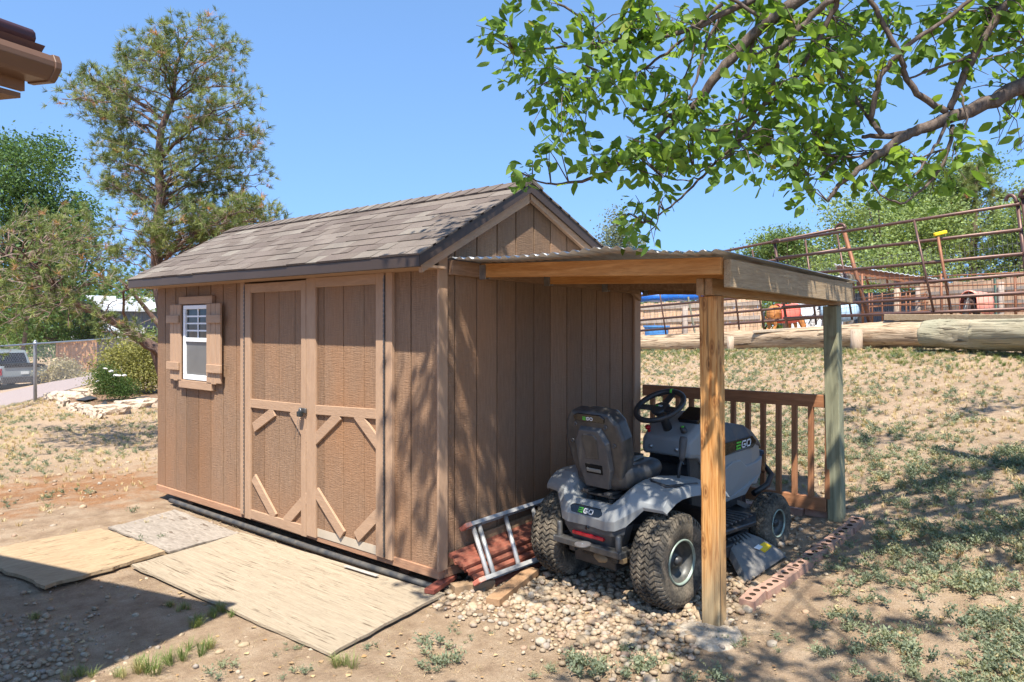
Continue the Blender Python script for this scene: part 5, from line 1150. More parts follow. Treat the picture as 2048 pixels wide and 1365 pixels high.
# ---- leafy trees further off
def leafmat2(name, c): return leafmat(name, [(0, mul(c, .55)), (.4, mul(c, .85)), (.75, mul(c, 1.15)), (1, mul(c, 1.6))], .6, .35, .25)
M_L1 = leafmat2('dark_green_foliage', (.085, .15, .05)); M_L2 = leafmat2('light_green_foliage', (.24, .31, .115)); M_L3 = leafmat2('mid_green_foliage', (.15, .22, .075)); M_L4 = leafmat2('blue_green_foliage', (.17, .20, .13)); M_L5 = leafmat2('yellow_green_foliage', (.27, .26, .085))
QP = ([(-.5,0,0),(0,-.28,.04),(.5,0,0),(0,.28,.04)], [(0,1,2,3)])
def leafytree(name, label, base, lobes, mat, leaf, n, group=None, trunk_r=.25, seed=1, cat='tree', bark=None, hollow=.35, shoots=0):
    """lobes: (centre, radii) in world space; leaves in small sprays scattered through each lobe, thinner inside"""
    root = thing(name, label, cat, tuple(base), group); g = np.random.default_rng(seed); rr = random.Random(seed); base = Vector(base); mb = MB()
    c0 = sum((Vector(c) for c, r in lobes), Vector())/len(lobes); top = Vector((base.x*.6 + c0.x*.4, base.y*.6 + c0.y*.4, c0.z))
    mb.tube([base - Vector((0,0,.3)), base.lerp(top, .4) + Vector((rr.gauss(0,.1), rr.gauss(0,.1), 0)), top], [trunk_r*.7, trunk_r*.5, trunk_r*.2], 8)
    vol = np.array([r[0]*r[1]*r[2] for c, r in lobes])**.67; vol /= vol.sum(); Ps = []; 
    for (c, r), v in zip(lobes, vol):
        st = base.lerp(top, rr.uniform(.35, .9)); c = Vector(c)
        for k in range(3):
            e = c + Vector((rr.gauss(0,.45)*r[0], rr.gauss(0,.45)*r[1], rr.gauss(0,.45)*r[2])); mb.tube([st, st.lerp(e, .5) + Vector((0,0,-.1*(e-st).length*.3)), e], [trunk_r*.35, trunk_r*.2, trunk_r*.05], 5, cap=False)
        ns = max(6, int(1.7*n*v/16)); d = g.normal(size=(ns,3)); d /= np.linalg.norm(d,axis=1)[:,None]; rad_ = hollow + (1.08-hollow)*g.random(ns)**.55; rad_ += g.normal(0,.07,ns)
        s_ = np.array(c)[None] + d*np.array(r)[None]*rad_[:,None]; sp = leaf*2.2; k = 16
        off = g.normal(size=(ns,k,3))*sp*np.array([1,1,.7]); Ps.append((s_[:,None,:] + off).reshape(-1,3))
    P = np.concatenate(Ps); m = len(P); d = g.normal(size=(m,3)); d[:,2] *= .6; d /= np.linalg.norm(d,axis=1)[:,None]; u = g.normal(size=(m,3)); u[:,2] += .6; x = np.cross(d,u); x /= np.linalg.norm(x,axis=1)[:,None]; z = np.cross(x,d); Sz = leaf*g.uniform(.6,1.3,m)
    M = np.zeros((m,4,4)); M[:,:3,0] = d*Sz[:,None]; M[:,:3,1] = x*Sz[:,None]; M[:,:3,2] = z*Sz[:,None]; M[:,:3,3] = P; M[:,3,3] = 1
    tone = np.clip(g.normal(.45,.22,m) + np.repeat(g.normal(0,.12,m//16), 16)[:m], 0, 1)
    mb.build('trunk', bark or M_TBARK, root); instmesh('foliage', [QP], np.zeros(m,int), M, mat, root, tone=tone); return root
def lobes_px(L, D, dj=1.5, seed=0):
    """lobes given by centre pixel and pixel radius, at about the distance D"""
    rr = random.Random(seed); out = []
    for px, py, rx, ry in L:
        d = D + rr.uniform(-dj, dj); out.append((at(px, py, d), (rx*d/F, rx*d/F, ry*d/F)))
    return out
def gz(px, D): q = at(px, 650, D); return Vector((q.x, q.y, float(H(q.x, q.y))))
leafytree('deciduous_tree', 'large dark green leafy tree rising behind the chain-link fence', gz(40, 46), lobes_px([(40,340,70,60),(95,320,40,38),(0,330,50,50),(20,420,80,60),(90,430,70,60),(150,440,38,42),(60,510,100,70),(10,560,80,80),(130,520,60,60),(100,600,60,60),(110,300,25,22),(20,300,30,25),(160,420,28,30),(170,480,30,35)], 44, 2, 1), M_L1, .22, 20000, trunk_r=.22, seed=2)
leafytree('juniper', 'rounded dark green juniper behind the white pickup', gz(120, 50), lobes_px([(60,650,50,40),(110,640,50,45),(150,650,45,35),(20,650,50,40),(130,610,35,30)], 50, 1, 2), M_L3, .15, 7000, trunk_r=.2, seed=3, group='evergreens behind the driveway')
leafytree('juniper', 'green bushy evergreen before the white garage', gz(185, 50), lobes_px([(175,655,30,28),(195,650,22,24),(165,635,28,28)], 50, 1, 2), M_L4, .15, 3500, trunk_r=.2, seed=4, group='evergreens behind the driveway')
leafytree('deciduous_tree', 'broad light green tree in the middle behind the corral panels', gz(1760, 44), lobes_px([(1700,420,50,38),(1740,470,90,50),(1690,500,55,40),(1800,460,80,60),(1850,480,60,60),(1760,540,110,50),(1680,560,60,50),(1840,550,70,60),(1880,440,50,50)], 44, 3, 3), M_L2, .20, 15000, trunk_r=.4, seed=5, group='trees beyond the corral')
leafytree('deciduous_tree', 'tall mid green tree with a ragged top beside the far pine', gz(1870, 54), lobes_px([(1880,370,55,50),(1930,350,50,35),(1960,345,35,30),(1840,400,50,45),(1810,420,50,45),(1900,430,70,60),(1850,480,80,60),(1760,420,45,30)], 54, 2, 4), M_L3, .24, 11000, trunk_r=.5, seed=6, group='trees beyond the corral')
leafytree('deciduous_tree', 'light green tree at the edge of the view beyond the plank fence', gz(2040, 40), lobes_px([(2030,450,45,55),(2060,500,60,60),(2020,540,50,50),(2090,420,70,60)], 40, 2, 5), M_L2, .2, 8000, trunk_r=.3, seed=7, group='trees beyond the corral')
leafytree('deciduous_tree', 'bushy green tree showing just above the corrugated lean-to roof', gz(1575, 48), lobes_px([(1560,500,50,32),(1600,510,50,30),(1535,490,30,22),(1585,480,25,18),(1630,530,40,25),(1500,520,40,22)], 48, 2, 6), M_L3, .2, 6500, trunk_r=.3, seed=8, group='trees beyond the corral')
leafytree('spruce', 'pale grey-green spruce peeking out behind the shed gable', gz(1235, 30), lobes_px([(1238,440,14,22),(1228,470,24,18),(1245,490,34,18),(1220,505,30,14),(1240,530,45,30),(1240,560,50,40)], 30, .5, 7), M_L4, .11, 6500, trunk_r=.15, seed=9)
# far pine
bp_ = gz(1945, 50); PF = thing('pine_tree', 'tall far pine in full green needles beyond the corral', 'pine tree', tuple(bp_))
trf = [bp_, at(1945,560,50), at(1948,480,50), at(1950,420,50), at(1952,360,50), at(1955,330,50)]
tips = [at(1950 + (-1)**k*rr.uniform(8, 70)*min(1, (y-315)/110 + .12), y + 6, 50 + rr.uniform(-2,2)) for k, y in enumerate(np.linspace(325, 580, 46))]
pine(PF, trf, [.3,.28,.22,.16,.1,.04], tips, 21, per=2.6, bare=.2, tsz=.34, lift=.2)
# ================================================================== beyond the lawn
FA, FD = Vector((2.41, 15.15, 0)), Vector((.565, .826, 0)).normalized(); FN = Vector((-.826, .565, 0)).normalized()
def fz(p): return float(H(p.x, p.y))
# driveway beyond the fence
m = NT('faded_asphalt', .9, .15); n1 = m.noise(m.co(), 70, 4, .7); n2 = m.noise(m.co(), .7, 3); m.base(m.mix(m.ramp(n2, [(.3, 0.), (.7, .5)]), m.ramp(n1, [(.3, (.25, .195, .18)), (.7, (.42, .34, .31))]), (.32, .26, .24))); m.bump(n1, .004)
vs = []; fs = []; N = 24
for i in range(N + 1):
    s_ = -14 + i*2.0
    for j in range(6):
        w = .35 + j*1.0; p = FA + FD*s_ + FN*w; p.z = fz(p) + .012; vs.append(p)
for i in range(N):
    for j in range(5): a = i*6 + j; fs.append((a, a+6, a+7, a+1))
MB().add(vs, fs).build('driveway', m.m, kind='structure')
CL = thing('chain_link_fence', 'low galvanised chain-link fence between the lawn and the driveway', 'fence', tuple(FA))
M_GALV = plain('dull_galvanised', (.33, .35, .37), .5, .5, .6, .12)
def fp(s_, z): p = FA + FD*s_; return Vector((p.x, p.y, fz(p) + z))
MB().tube([fp(s_, 1.25) for s_ in np.linspace(-7, 24, 32)], .021, 8).build('top_rail', M_GALV, CL)
for s_, r in ((0, .036), (-6.2, .036), (7.4, .022), (14.5, .022), (21, .022)):
    MB().tube([fp(s_, -.1), fp(s_, 1.235), fp(s_, 1.30)], [r, r, r*1.15], 10).tube([fp(s_, 1.30), fp(s_, 1.34)], [r*1.2, .004], 10).build('post', M_GALV, CL)
mb = MB(); pit = .085
k = -7.0
while k < 12:
    for sg_ in (1, -1):
        a, b = (k, k + 1.18) if sg_ > 0 else (k + 1.18, k); p, q = fp(a, .03), fp(b, 1.21); d = (q - p).normalized(); n_ = FN*.0017; s_ = d.cross(FN).normalized()*.0017
        mb.add([p+n_, p-n_*.5+s_, p-n_*.5-s_, q+n_, q-n_*.5+s_, q-n_*.5-s_], [(0,1,4,3),(1,2,5,4),(2,0,3,5)])
    k += pit
mb.build('wire_mesh', M_GALV, CL)
# wooden fences on the far side of the drive
def plankfence(name, a, b, h, mat, label, w=.14, rails=(), z0=None, group=None, post=None, jag=.03):
    a, b = Vector(a), Vector(b); L_ = (b - a).length; d = (b - a)/L_; root = thing(name, label, 'fence', tuple(a), group); rr = random.Random(int(L_*10)); mb = MB(); nn = d.cross(Vector((0,0,1)))
    s_ = 0
    while s_ < L_:
        p = a + d*(s_ + w/2); g_ = (b.z - a.z)*(s_/L_) + a.z; hh = h + rr.uniform(-jag, jag); t = rr.uniform(-.01, .01); mb.beam(Vector((p.x, p.y, g_)) + nn*t, Vector((p.x, p.y, g_ + hh)) + nn*t, w*.93, .018, up=nn); s_ += w
    mb.build('plank_panel', mat, root)
    for z in rails: MB().beam(a + Vector((0,0,z)) - nn*.04*0 + nn*.035, b + Vector((0,0,z)) + nn*.035, .04, .11).build('rail', post or mat, root)
    if post:
        k = 0
        while k < L_: p = a + d*k; MB().tube([Vector((p.x, p.y, a.z - .2)) + nn*.12, Vector((p.x, p.y, a.z + h*.97)) + nn*.12], .085, 8).build('post', post, root); k += 2.9
    return root
M_CFEN = wood('cedar_fence_boards', (.36, .17, .075), (.54, .30, .15), (3, 3, .6), 2, .85, var=.3)
M_DFEN = wood('dark_fence_boards', (.13, .075, .055), (.21, .13, .095), (3, 3, .6), 2, .9, var=.3)
a, b = at(112, 650, 43), at(192, 650, 43); a.z, b.z = -1.15, -1.05
plankfence('wooden_fence', a, b, 1.83, M_CFEN, 'sunlit reddish cedar board fence beyond the driveway')
a, b = at(193, 650, 43.5), at(330, 650, 50); a.z, b.z = -1.15, -1.1
plankfence('wooden_fence', a, b, 1.95, M_DFEN, 'dark board fence in shade before the grey metal building')
# metal building
def corr_sheet(mb, a, b, z0, z1, n, dep=.03):
    a, b = Vector(a), Vector(b); nn = (b-a).normalized().cross(Vector((0,0,1))); r0 = []; r1 = []
    for k in range(n*4 + 1):
        p = a.lerp(b, k/(n*4)) + nn*(dep if k % 4 == 1 else 0); r0.append(Vector((p.x, p.y, z0))); r1.append(Vector((p.x, p.y, z1)))
    return mb.loft([r0, r1], cap=False, closed=False)
MBD = thing('metal_building', 'grey metal building with white roof behind the leaning pine', 'building', tuple(at(290, 690, 60)))
a, b = at(205, 650, 60), at(420, 650, 66); b.z = a.z
M_GRYM = plain('grey_wall_metal', (.12, .13, .15), .5, .4, .2, .05); M_WHM = plain('white_roof_metal', (.62, .64, .66), .4, .4, .2, .05)
corr_sheet(MB(), a, b, -1.3, 3.05, 26, .05).build('wall', M_GRYM, MBD)
nn = (b-a).normalized().cross(Vector((0,0,1))); nn = nn if nn.dot(CAM - a) > 0 else -nn
mb = MB(); mb.loft([[Vector((p.x, p.y, 0)) + nn*.5 + Vector((0,0,2.98)), Vector((p.x,p.y,0)) - nn*5 + Vector((0,0,4.2)), Vector((p.x,p.y,0)) - nn*5 + Vector((0,0,4.1)), Vector((p.x,p.y,0)) + nn*.5 + Vector((0,0,2.78))] for p in (a, b)]); mb.build('roof', M_WHM, MBD)
d_ = (b-a).normalized()
c = onplane(247, 668, a + nn*.06, nn); MB().prism([c - d_*1.6 + Vector((0,0,-3.3)), c + d_*1.6 + Vector((0,0,-3.3)), c + d_*1.6 + Vector((0,0,.5)), c - d_*1.6 + Vector((0,0,.5))], nn*.08).build('garage_door', plain('white_door', (.70,.71,.72), .5), MBD, label='white garage door')
c = onplane(300, 664, a + nn*.06, nn); MB().prism([c - d_*.45 + Vector((0,0,-.3)), c + d_*.45 + Vector((0,0,-.3)), c + d_*.45 + Vector((0,0,.3)), c - d_*.45 + Vector((0,0,.3))], nn*.1).build('dark_window', M_BLKG, MBD)
GR = thing('garage', 'low white garage partly hidden by the pine branches', 'garage', tuple(at(190, 690, 52)))
a, b = at(150, 650, 52), at(235, 650, 53.5); b.z = a.z; nn = (b-a).normalized().cross(Vector((0,0,1))); nn = nn if nn.dot(CAM - a) > 0 else -nn
mb = MB(); mb.loft([[Vector((p.x,p.y,-1.3)) , Vector((p.x,p.y,1.3)), Vector((p.x,p.y,1.3)) - nn*4, Vector((p.x,p.y,-1.3)) - nn*4] for p in (a, b)]); mb.build('wall', plain('white_wall', (.66,.67,.68), .7), GR)
mb = MB(); mb.loft([[Vector((p.x,p.y,1.28)) + nn*.3, Vector((p.x,p.y,1.9)) - nn*2, Vector((p.x,p.y,1.28)) - nn*4.3, Vector((p.x,p.y,1.2)) - nn*4.3, Vector((p.x,p.y,1.2)) + nn*.3] for p in (a - (b-a)*.04, b + (b-a)*.04)]); mb.build('roof', M_WHM, GR)
# pickup seen from behind
PK = thing('pickup_truck', 'pale pickup truck seen from behind beyond the chain-link fence', 'pickup truck', (0, 0, 0))
pc = at(6, 650, 35); pc.z = fz(pc); PK.location = pc; PK.rotation_euler.z = math.atan2(CAM.y - pc.y, CAM.x - pc.x) + rad(-163); ORG[PK.name] = Vector((0,0,0))
M_PK = plain('pale_silver_paint', (.23, .26, .26), .3, .6, .2, .04); M_PG = M_BLKG
bd = MB().loft([[(x, y, z) for y, z in ((-w,.55),(-w*1.02,.95),(-w*.97,1.18),(w*.97,1.18),(w*1.02,.95),(w,.55))] for x, w in ((-2.75,.94),(-2.6,.99),(1.5,1.0),(2.5,.96),(2.8,.82))]).build('body', M_PK, PK, bevel=.05, seg=3)
MB().loft([[(x, y, z) for y, z in ((-w,1.17),(-w*.84,zt),(w*.84,zt),(w,1.17))] for x, w, zt in ((-.75,.93,1.22),(-.45,.93,1.80),(.95,.93,1.84),(1.7,.93,1.22))]).build('cab', M_PK, PK, bevel=.04, seg=2)
MB().prism([(-.77,-.74,1.26),(-.77,.74,1.26),(-.60,.68,1.70),(-.60,-.68,1.70)], (-.02,0,0)).build('rear_window', M_PG, PK)
for s in (-1, 1): MB().prism([(-.35,s*.935,1.26),(1.35,s*.935,1.26),(.85,s*.85,1.72),(-.3,s*.85,1.72)], (0,s*.012,0)).build('side_window', M_PG, PK)
MB().box((-2.60,-.80,1.13), (-.8,.80,1.22)).build('bed_opening', M_DARK, PK); MB().box((-2.80,-.80,1.12), (-2.755,.80,1.22)).build('tailgate_cap', M_PG, PK)
MB().box((-2.92,-.92,.42), (-2.70,.92,.72)).build('rear_bumper', plain('dark_bumper', (.05,.05,.05), .5), PK, bevel=.03); MB().box((-2.80,-.16,.80), (-2.765,.16,.93)).build('number_plate', plain('plate_white', (.5,.52,.5)), PK)
for s in (-1, 1): MB().box((-2.79, s*.95-.05,.78), (-2.72, s*.95+.04,1.08)).build('tail_light', plain('tail_red', (.25,.02,.02), .3), PK)
for x in (-1.75, 1.75):
    for s in (-1, 1):
        w = MB().lathe([(-.13,.2),(-.14,.33),(-.11,.385),(.11,.385),(.14,.33),(.13,.2)], (x, s*.86, .385), (0,1,0), 24).build('wheel', M_BLK, PK); MB().lathe([(s*.10,.22),(s*.08,.19),(s*.10,.05),(s*.12,.001)], (x, s*.86, .385), (0,1,0), 16).build('rim', M_STEEL, w)
# ---- flower bed
M_LIME = NT('pale_limestone', .9, .1); n1 = M_LIME.noise(M_LIME.co(), 30, 5, .7); n2 = M_LIME.noise(M_LIME.co(), 5, 3); M_LIME.base(M_LIME.ramp(n1, [(.3, (.34, .26, .18)), (.6, (.55, .45, .35))])); M_LIME.bump(M_LIME.math('ADD', n1, n2), .02); M_LIME = M_LIME.m
ring = [(104,801,24),(126,812,22),(150,822,26),(172,828,24),(193,836,26),(222,829,34),(258,818,34),(287,812,18),(303,812,14),(138,798,30),(166,793,26),(186,789,18),(215,786,16),(245,784,16),(285,780,24),(305,778,16)]
lab = ['pale limestone block at the outer tip of the flower bed border','limestone block next to the tip of the flower bed border','long limestone block in the border nearest the chain-link fence','rough limestone block in the border before the rose bush','large limestone block at the front corner of the flower bed','long flat limestone slab in front of the rose bush','pale limestone slab between the rose bush and the shed','small limestone in the front border near the shed','small dark-sided limestone touching the shed end of the front border','long limestone slab in the back border by the fence post','limestone in the back border behind the bed tip','reddish limestone in the back border','limestone in the back border left of the rose bush','limestone in the back border under the big shrub','long pale limestone in the back border close to the shed','limestone in the back border at the shed corner']
lab[12] = 'limestone in the back border beside the rose bush'
for k, (px, py, w) in enumerate(ring):
    q = gnd(px, py); s_ = w/F*(q - CAM).length*.5; sc_ = .28 if k < 9 else .2
    MB().blob((q.x, q.y, q.z + .05), (s_*1.75, s_*.75, max(.11, s_*sc_*1.9)), .35, 3, smooth=False, rough=.55, boxy=.62, M=Matrix.Rotation(-.9 + (k < 5)*-.8, 3, 'Z').to_4x4() if 0 else Matrix.Rotation(rad(-50 if k >= 5 else -95), 4, 'Z'), seed=k).build('border_stone', M_LIME, label=lab[k], cat='stone', group='limestone border of the flower bed', at=tuple(q))
bed = [gnd(*p) for p in ((122,806),(150,816),(196,830),(250,816),(306,806),(340,800),(340,780),(240,785),(160,795))]
m = NT('bark_mulch', .95, .1); n1 = m.noise(m.co(), 40, 4, .7); m.base(m.ramp(n1, [(.3, (.10, .06, .04)), (.55, (.24, .15, .10)), (.75, (.36, .26, .18))])); m.bump(n1, .02)
MB().add([p + Vector((0,0,.03)) for p in bed], [tuple(range(len(bed)))]).build('mulch_bed', m.m, kind='structure')
for k, pp_ in enumerate((((150,805),(180,797),(196,803),(170,809)), ((196,818),(212,806),(214,815),(205,826)), ((235,811),(270,800),(300,799),(262,809)))):
    q = [gnd(*p) + Vector((0,0,.045 + .01*j)) for j, p in enumerate(pp_)]; MB().prism(q, (0,0,.006)).build('fabric_scrap', plain('weed_fabric', (.035,.037,.04), .7, var=.2), label=['dark landscape fabric scrap near the tip of the flower bed', 'dark landscape fabric scrap at the front corner of the flower bed', 'long dark landscape fabric strip beside the rose bush'][k], cat='fabric', at=tuple(q[0]))
rb = gnd(225, 806); rz_ = 14.8
leafytree('rose_bush', 'low green rose bush with white blooms in the stone-edged bed', rb, [(tuple(rb + Vector((0,0,.35))), (.36,.36,.24)), (tuple(rb + Vector((-.12,.1,.62))), (.24,.24,.2)), (tuple(rb + Vector((.2,-.15,.25))), (.25,.25,.16))], leafmat2('rose_leaf', (.07,.12,.03)), .035, 4200, trunk_r=.015, seed=31, cat='rose bush')
rose = bpy.data.objects['rose_bush']; M_WR = plain('white_petals', (.78, .74, .70), .7)
for px, py in ((211,738),(222,743),(231,751),(238,752),(249,751),(196,763)):
    q = at(px, py, (rb - CAM).dot(Vector((FC, FS, 0))) - .15); mb = MB()
    for k in range(7): a = k*.9; mb.blob(q + Vector((math.cos(a)*.022, math.sin(a)*.022, random.uniform(-.01,.012))), (.028,.026,.016), .2, 1)
    mb.build('rose_bloom', M_WR, rose)
sb_ = gnd(255, 789)
leafytree('lilac_shrub', 'large yellow-green leafy shrub filling the bed beside the shed', sb_, lobes_px([(215,740,30,40),(240,715,35,30),(270,710,40,38),(300,720,35,45),(250,755,50,30),(290,750,45,35),(200,770,24,22),(232,700,12,22),(258,690,14,18),(300,690,22,18),(320,740,30,40)], (sb_ - CAM).dot(Vector((FC, FS, 0))) , .35, 8), M_L5, .055, 9500, trunk_r=.04, seed=32, cat='shrub', hollow=.2)
bp2 = gz(125, 34)
leafytree('brush_pile', 'heap of cut dry brush lying before the cedar fence', bp2, lobes_px([(108,750,26,13),(130,742,24,16),(147,755,18,10),(95,757,20,10),(128,732,14,8)], 34, .5, 9), leafmat2('dry_brush', (.42,.36,.22)), .10, 3600, trunk_r=.05, seed=33, cat='brush pile')
# ---- log edging, pegs and planks
def log_mat(name, c1, c2, green):
    m = NT(name, .9, .15); co = m.co((1, 1, 1)); st = m.n('ShaderNodeAttribute'); 
    u = m.n('ShaderNodeUVMap'); mp = m.n('ShaderNodeMapping'); mp.inputs['Scale'].default_value = (1.2, 16, 1); m.l(u.outputs[0], mp.inputs[0]); a = m.noise(mp.outputs[0], 2.2, 8, .62, .8)
    c = m.ramp(a, [(.28, mul(c1, .45)), (.36, c1), (.62, c2)]); cr = m.ramp(m.noise(mp.outputs[0], 1.4, 3, .5, .4), [(.36, 1.), (.40, 0.)]); c = m.mix(m.math('MULTIPLY', cr, .8), c, (.07, .045, .03))
    if green: c = m.mix(m.ramp(m.noise(co, 1.3, 4), [(.35, 0.), (.6, .7)]), c, green)
    m.base(c); m.bump(m.math('SUBTRACT', a, cr), .02); return m.m
def log(name, pts, rads, mat, label, seed=0):
    rr = np.random.default_rng(seed); n, K = 60, 28; P = [Vector(p) for p in pts]; me_v = []; rings = []
    for i in range(n + 1):
        t = i/n*(len(P)-1); k = min(int(t), len(P)-2); f = t-k; c = P[k].lerp(P[k+1], f); r = rads[k]*(1-f) + rads[k+1]*f; d = (P[k+1]-P[k]).normalized(); u = d.cross(Vector((0,0,1))).normalized(); w = u.cross(d)
        rings.append([c + (u*math.cos(2*math.pi*j/K) + w*math.sin(2*math.pi*j/K))*r*(1 + .05*math.sin(3*2*math.pi*j/K + i*.13 + seed) + .03*math.sin(7*2*math.pi*j/K + i*.31) + rr.normal(0, .012)) for j in range(K)])
    L_ = (P[-1]-P[0]).length; e = (P[0]-P[-1]).normalized()
    rings.insert(0, [rings[0][j].lerp(P[0], .25) + e*.03 for j in range(K)]); rings.append([rings[-1][j].lerp(P[-1], .25) - e*.03 for j in range(K)])
    ob = MB().loft(rings, smooth=True).build(name, mat, label=label, cat='log', at=tuple(P[len(P)//2])); me = ob.data; uv = me.uv_layers.new(name='UVMap'); vals = np.zeros((len(me.loops), 2))
    for p in me.polygons:
        for li in p.loop_indices:
            vi = me.loops[li].vertex_index; j = vi % K
            if p.vertices and max(v % K for v in p.vertices) - min(v % K for v in p.vertices) > K/2 and j < K/2 and len(p.vertices) == 4: j += K
            vals[li] = ((vi//K)/n*L_, j/K)
    uv.data.foreach_set('uv', vals.reshape(-1)); return ob
M_LOG = log_mat('weathered_log', (.29, .20, .125), (.50, .38, .26), None); M_LOG2 = log_mat('greenish_log', (.25, .205, .135), (.42, .36, .255), (.28, .275, .19))
log('log', [at(1150,690,18.2), at(1280,688,16.2), at(1450,683,14.4), at(1650,676,12.3), at(1858,668,10.75)], [.16,.165,.18,.20,.215], M_LOG, 'long sun-bleached log edging the slope below the corral', 1)
log('log', [at(1852,669,10.2), at(1960,669,9.55), at(2180,668,8.3)], [.19,.20,.20], M_LOG2, 'thick greenish log with a split end lying at the top of the slope', 2)
M_PEG = wood('grey_stake', (.30, .22, .16), (.48, .38, .29), (6, 6, 1.5), 3, .9, cracks=.6)
for (px, y0, y1, D, w), l in (((1461, 673, 706, 13.75, .065), 'thinner wooden stake holding the bleached log'), ((1713, 659, 704, 11.35, .09), 'thicker grey wooden stake holding the bleached log')):
    a, b = at(px, y1, D), at(px, y0, D); a.z -= .1; MB().tube([a, b], [w, w*.95], 14, smooth=True).build('wooden_stake', M_PEG, label=l, cat='stake', at=tuple(a))
M_PLK = wood('bleached_plank', (.42, .33, .23), (.62, .51, .38), (3, 3, 3), 2, .9)
def plank(p, q, w, h, mat, label): MB().beam(p, q, w, h).build('plank', mat, label=label, cat='plank', at=tuple((p+q)/2), bevel=.006)
plank(at(1300,673,16.6), at(1520,664,13.9), .12, .06, M_PLK, 'thin bleached plank on top of the log seen between the lean-to posts')
plank(at(1510,664,13.5), at(1810,646,11.3), .16, .05, M_PLK, 'wide pale plank lying along the log under the corral panels')
plank(at(1770,635,11.3), at(2160,637,8.9), .06, .09, M_WEATH, 'long grey beam along the foot of the right-hand corral panel')
# ---- corral panels
M_PIPE = plain('rusty_brown_pipe', (.095, .055, .048), .45, .5, .35, .2, 12, dirt=(.20,.09,.05), dfac=.45)
M_PIPE2 = plain('rusty_red_pipe', (.22, .095, .05), .6, .4, .3, .25, 12)
def panelplane(pxa, Da, pxb, Db):
    A, B = at(pxa, 650, Da), at(pxb, 650, Db); d = (B - A).normalized(); return A, d.cross(Vector((0,0,1))).normalized()
def pipe(mb, p, q, r=.022, n=8): mb.tube([p, q], r, n)
def panel(label, pl, rails, posts, loops, mid, wire=None, r=.024):
    P0, N0 = pl; on = lambda px, py: onplane(px, py, P0, N0); first = on(*rails[0][0])
    root = thing('corral_panel', label, 'corral panel', tuple(first), 'steel pipe corral panels')
    for a, b in rails: mb = MB(); pipe(mb, on(*a), on(*b), r); mb.build('rail', M_PIPE, root)
    for (a, b), rp in posts: mb = MB(); pipe(mb, on(*a) + N0*.03, on(*b) + N0*.03, rp, 10); mb.build('upright', M_PIPE2 if rp > .03 else M_PIPE, root)
    for a, b in mid: mb = MB(); pipe(mb, on(*a) - N0*.02, on(*b) - N0*.02, .017); mb.build('stay', M_PIPE, root)
    for (x0, y0), (x1, y1), hh in loops:
        p, q = on(x0, y0), on(x1, y1); c = (p+q)/2; pts = [c + (p-c)*math.cos(t) + Vector((0,0,hh*math.sin(t))) for t in np.linspace(0, math.pi, 11)]; MB().tube(pts, r*1.05, 8).build('top_loop', M_PIPE, root)
    if wire:
        mb = MB(); (xa, ya0, ya1), (xb, yb0, yb1), nv, nh = wire
        for k in range(nv + 1):
            t = k/nv; a, b = on(xa + (xb-xa)*t, ya0 + (yb0-ya0)*t), on(xa + (xb-xa)*t + 14, ya1 + (yb1-ya1)*t); mb.tube([a + N0*.022, b + N0*.022], .0028, 3, cap=False)
        for k in range(nh + 1):
            t = k/nh; a, b = on(xa, ya0 + (ya1-ya0)*t), on(xb, yb0 + (yb1-yb0)*t); mb.tube([a + N0*.022, b + N0*.022], .0028, 3, cap=False)
        mb.build('wire_mesh', plain('grey_wire', (.16,.16,.17), .5, .5, .5), root)
    return root
plA = panelplane(2048, 9.7, 1690, 12.0)
def yA(px, i): y0, y1 = ((463,407),(501,459),(541,508),(577,549),(607,586),(632,618))[i]; 
def railA(i, x0, x1):
    y0, y1 = ((463,407),(501,459),(541,508),(577,549),(607,586),(632,618))[i]; f = lambda x: y0 + (y1-y0)*(x-1690)/358; return ((x0, f(x0)), (x1, f(x1)))
panel('long steel pipe corral panel nearest the slope with a hooped end', plA, [railA(i, 1548 + 4*i, 2040 + 3*i) for i in range(6)], [(((1547,486),(1572,655)),.024),(((2032,402),(2062,640)),.026)], [((1545,488),(1560,484),.05),((2012,403),(2033,406),.09)], [((1830,442),(1869,624))],
      ((1640,540,655),(2040,462,622),42,7))
panel('corral panel with a tall hooped post chained at the edge of the view', plA, [((2044,400-6),(2160,385)),((2048,452),(2160,440)),((2052,500),(2160,492)),((2056,545),(2160,540)),((2060,583),(2160,578)),((2064,614),(2160,612))], [(((2042,392),(2074,636)),.026)], [((2040,396),(2058,392),.09)], [((2110,392),(2120,615))])
plB = panelplane(1690, 12.3, 1280, 16.6)
RB = [(536,455),(565,497),(592,540),(615,577),(641,606),(662,631)]
panel('further corral panel with wire mesh running behind the lean-to', plB, [((1230, a + (a-b)*50/410), (1692, b)) for a, b in RB], [(((1683,452),(1740,655)),.034),(((1386,505),(1408,675)),.03)], [((1672,458),(1690,456),.07)], [((1676,470),(1706,640)),((1506,500),(1530,660)),((1612,480),(1634,650)),((1462,505),(1480,660)),((1314,540),(1334,674)),((1432,515),(1448,668))],
      ((1230,600,672),(1700,500,640),46,9))
tp = thing('fence_post', 'rusty steel T-post with a bright yellow cap beside the corral panel', 'fence post', tuple(at(1905,636,10.7)))
MB().tube([at(1906,648,10.6), at(1876,474,10.6)], .021, 6).build('post', M_PIPE2, tp); MB().beam(at(1868,470,10.6), at(1893,464,10.6), .05, .05).build('insulator_cap', plain('yellow_insulator', (.80,.55,.02), .5), tp, bevel=.01)
tp2 = thing('fence_post', 'grey-green leaning T-post behind the wire mesh between the lean-to posts', 'fence post', tuple(at(1390,668,16)))
MB().beam(at(1391,672,16), at(1376,594,16), .05, .03).build('post', plain('grey_green_post', (.24,.24,.17), .8), tp2)
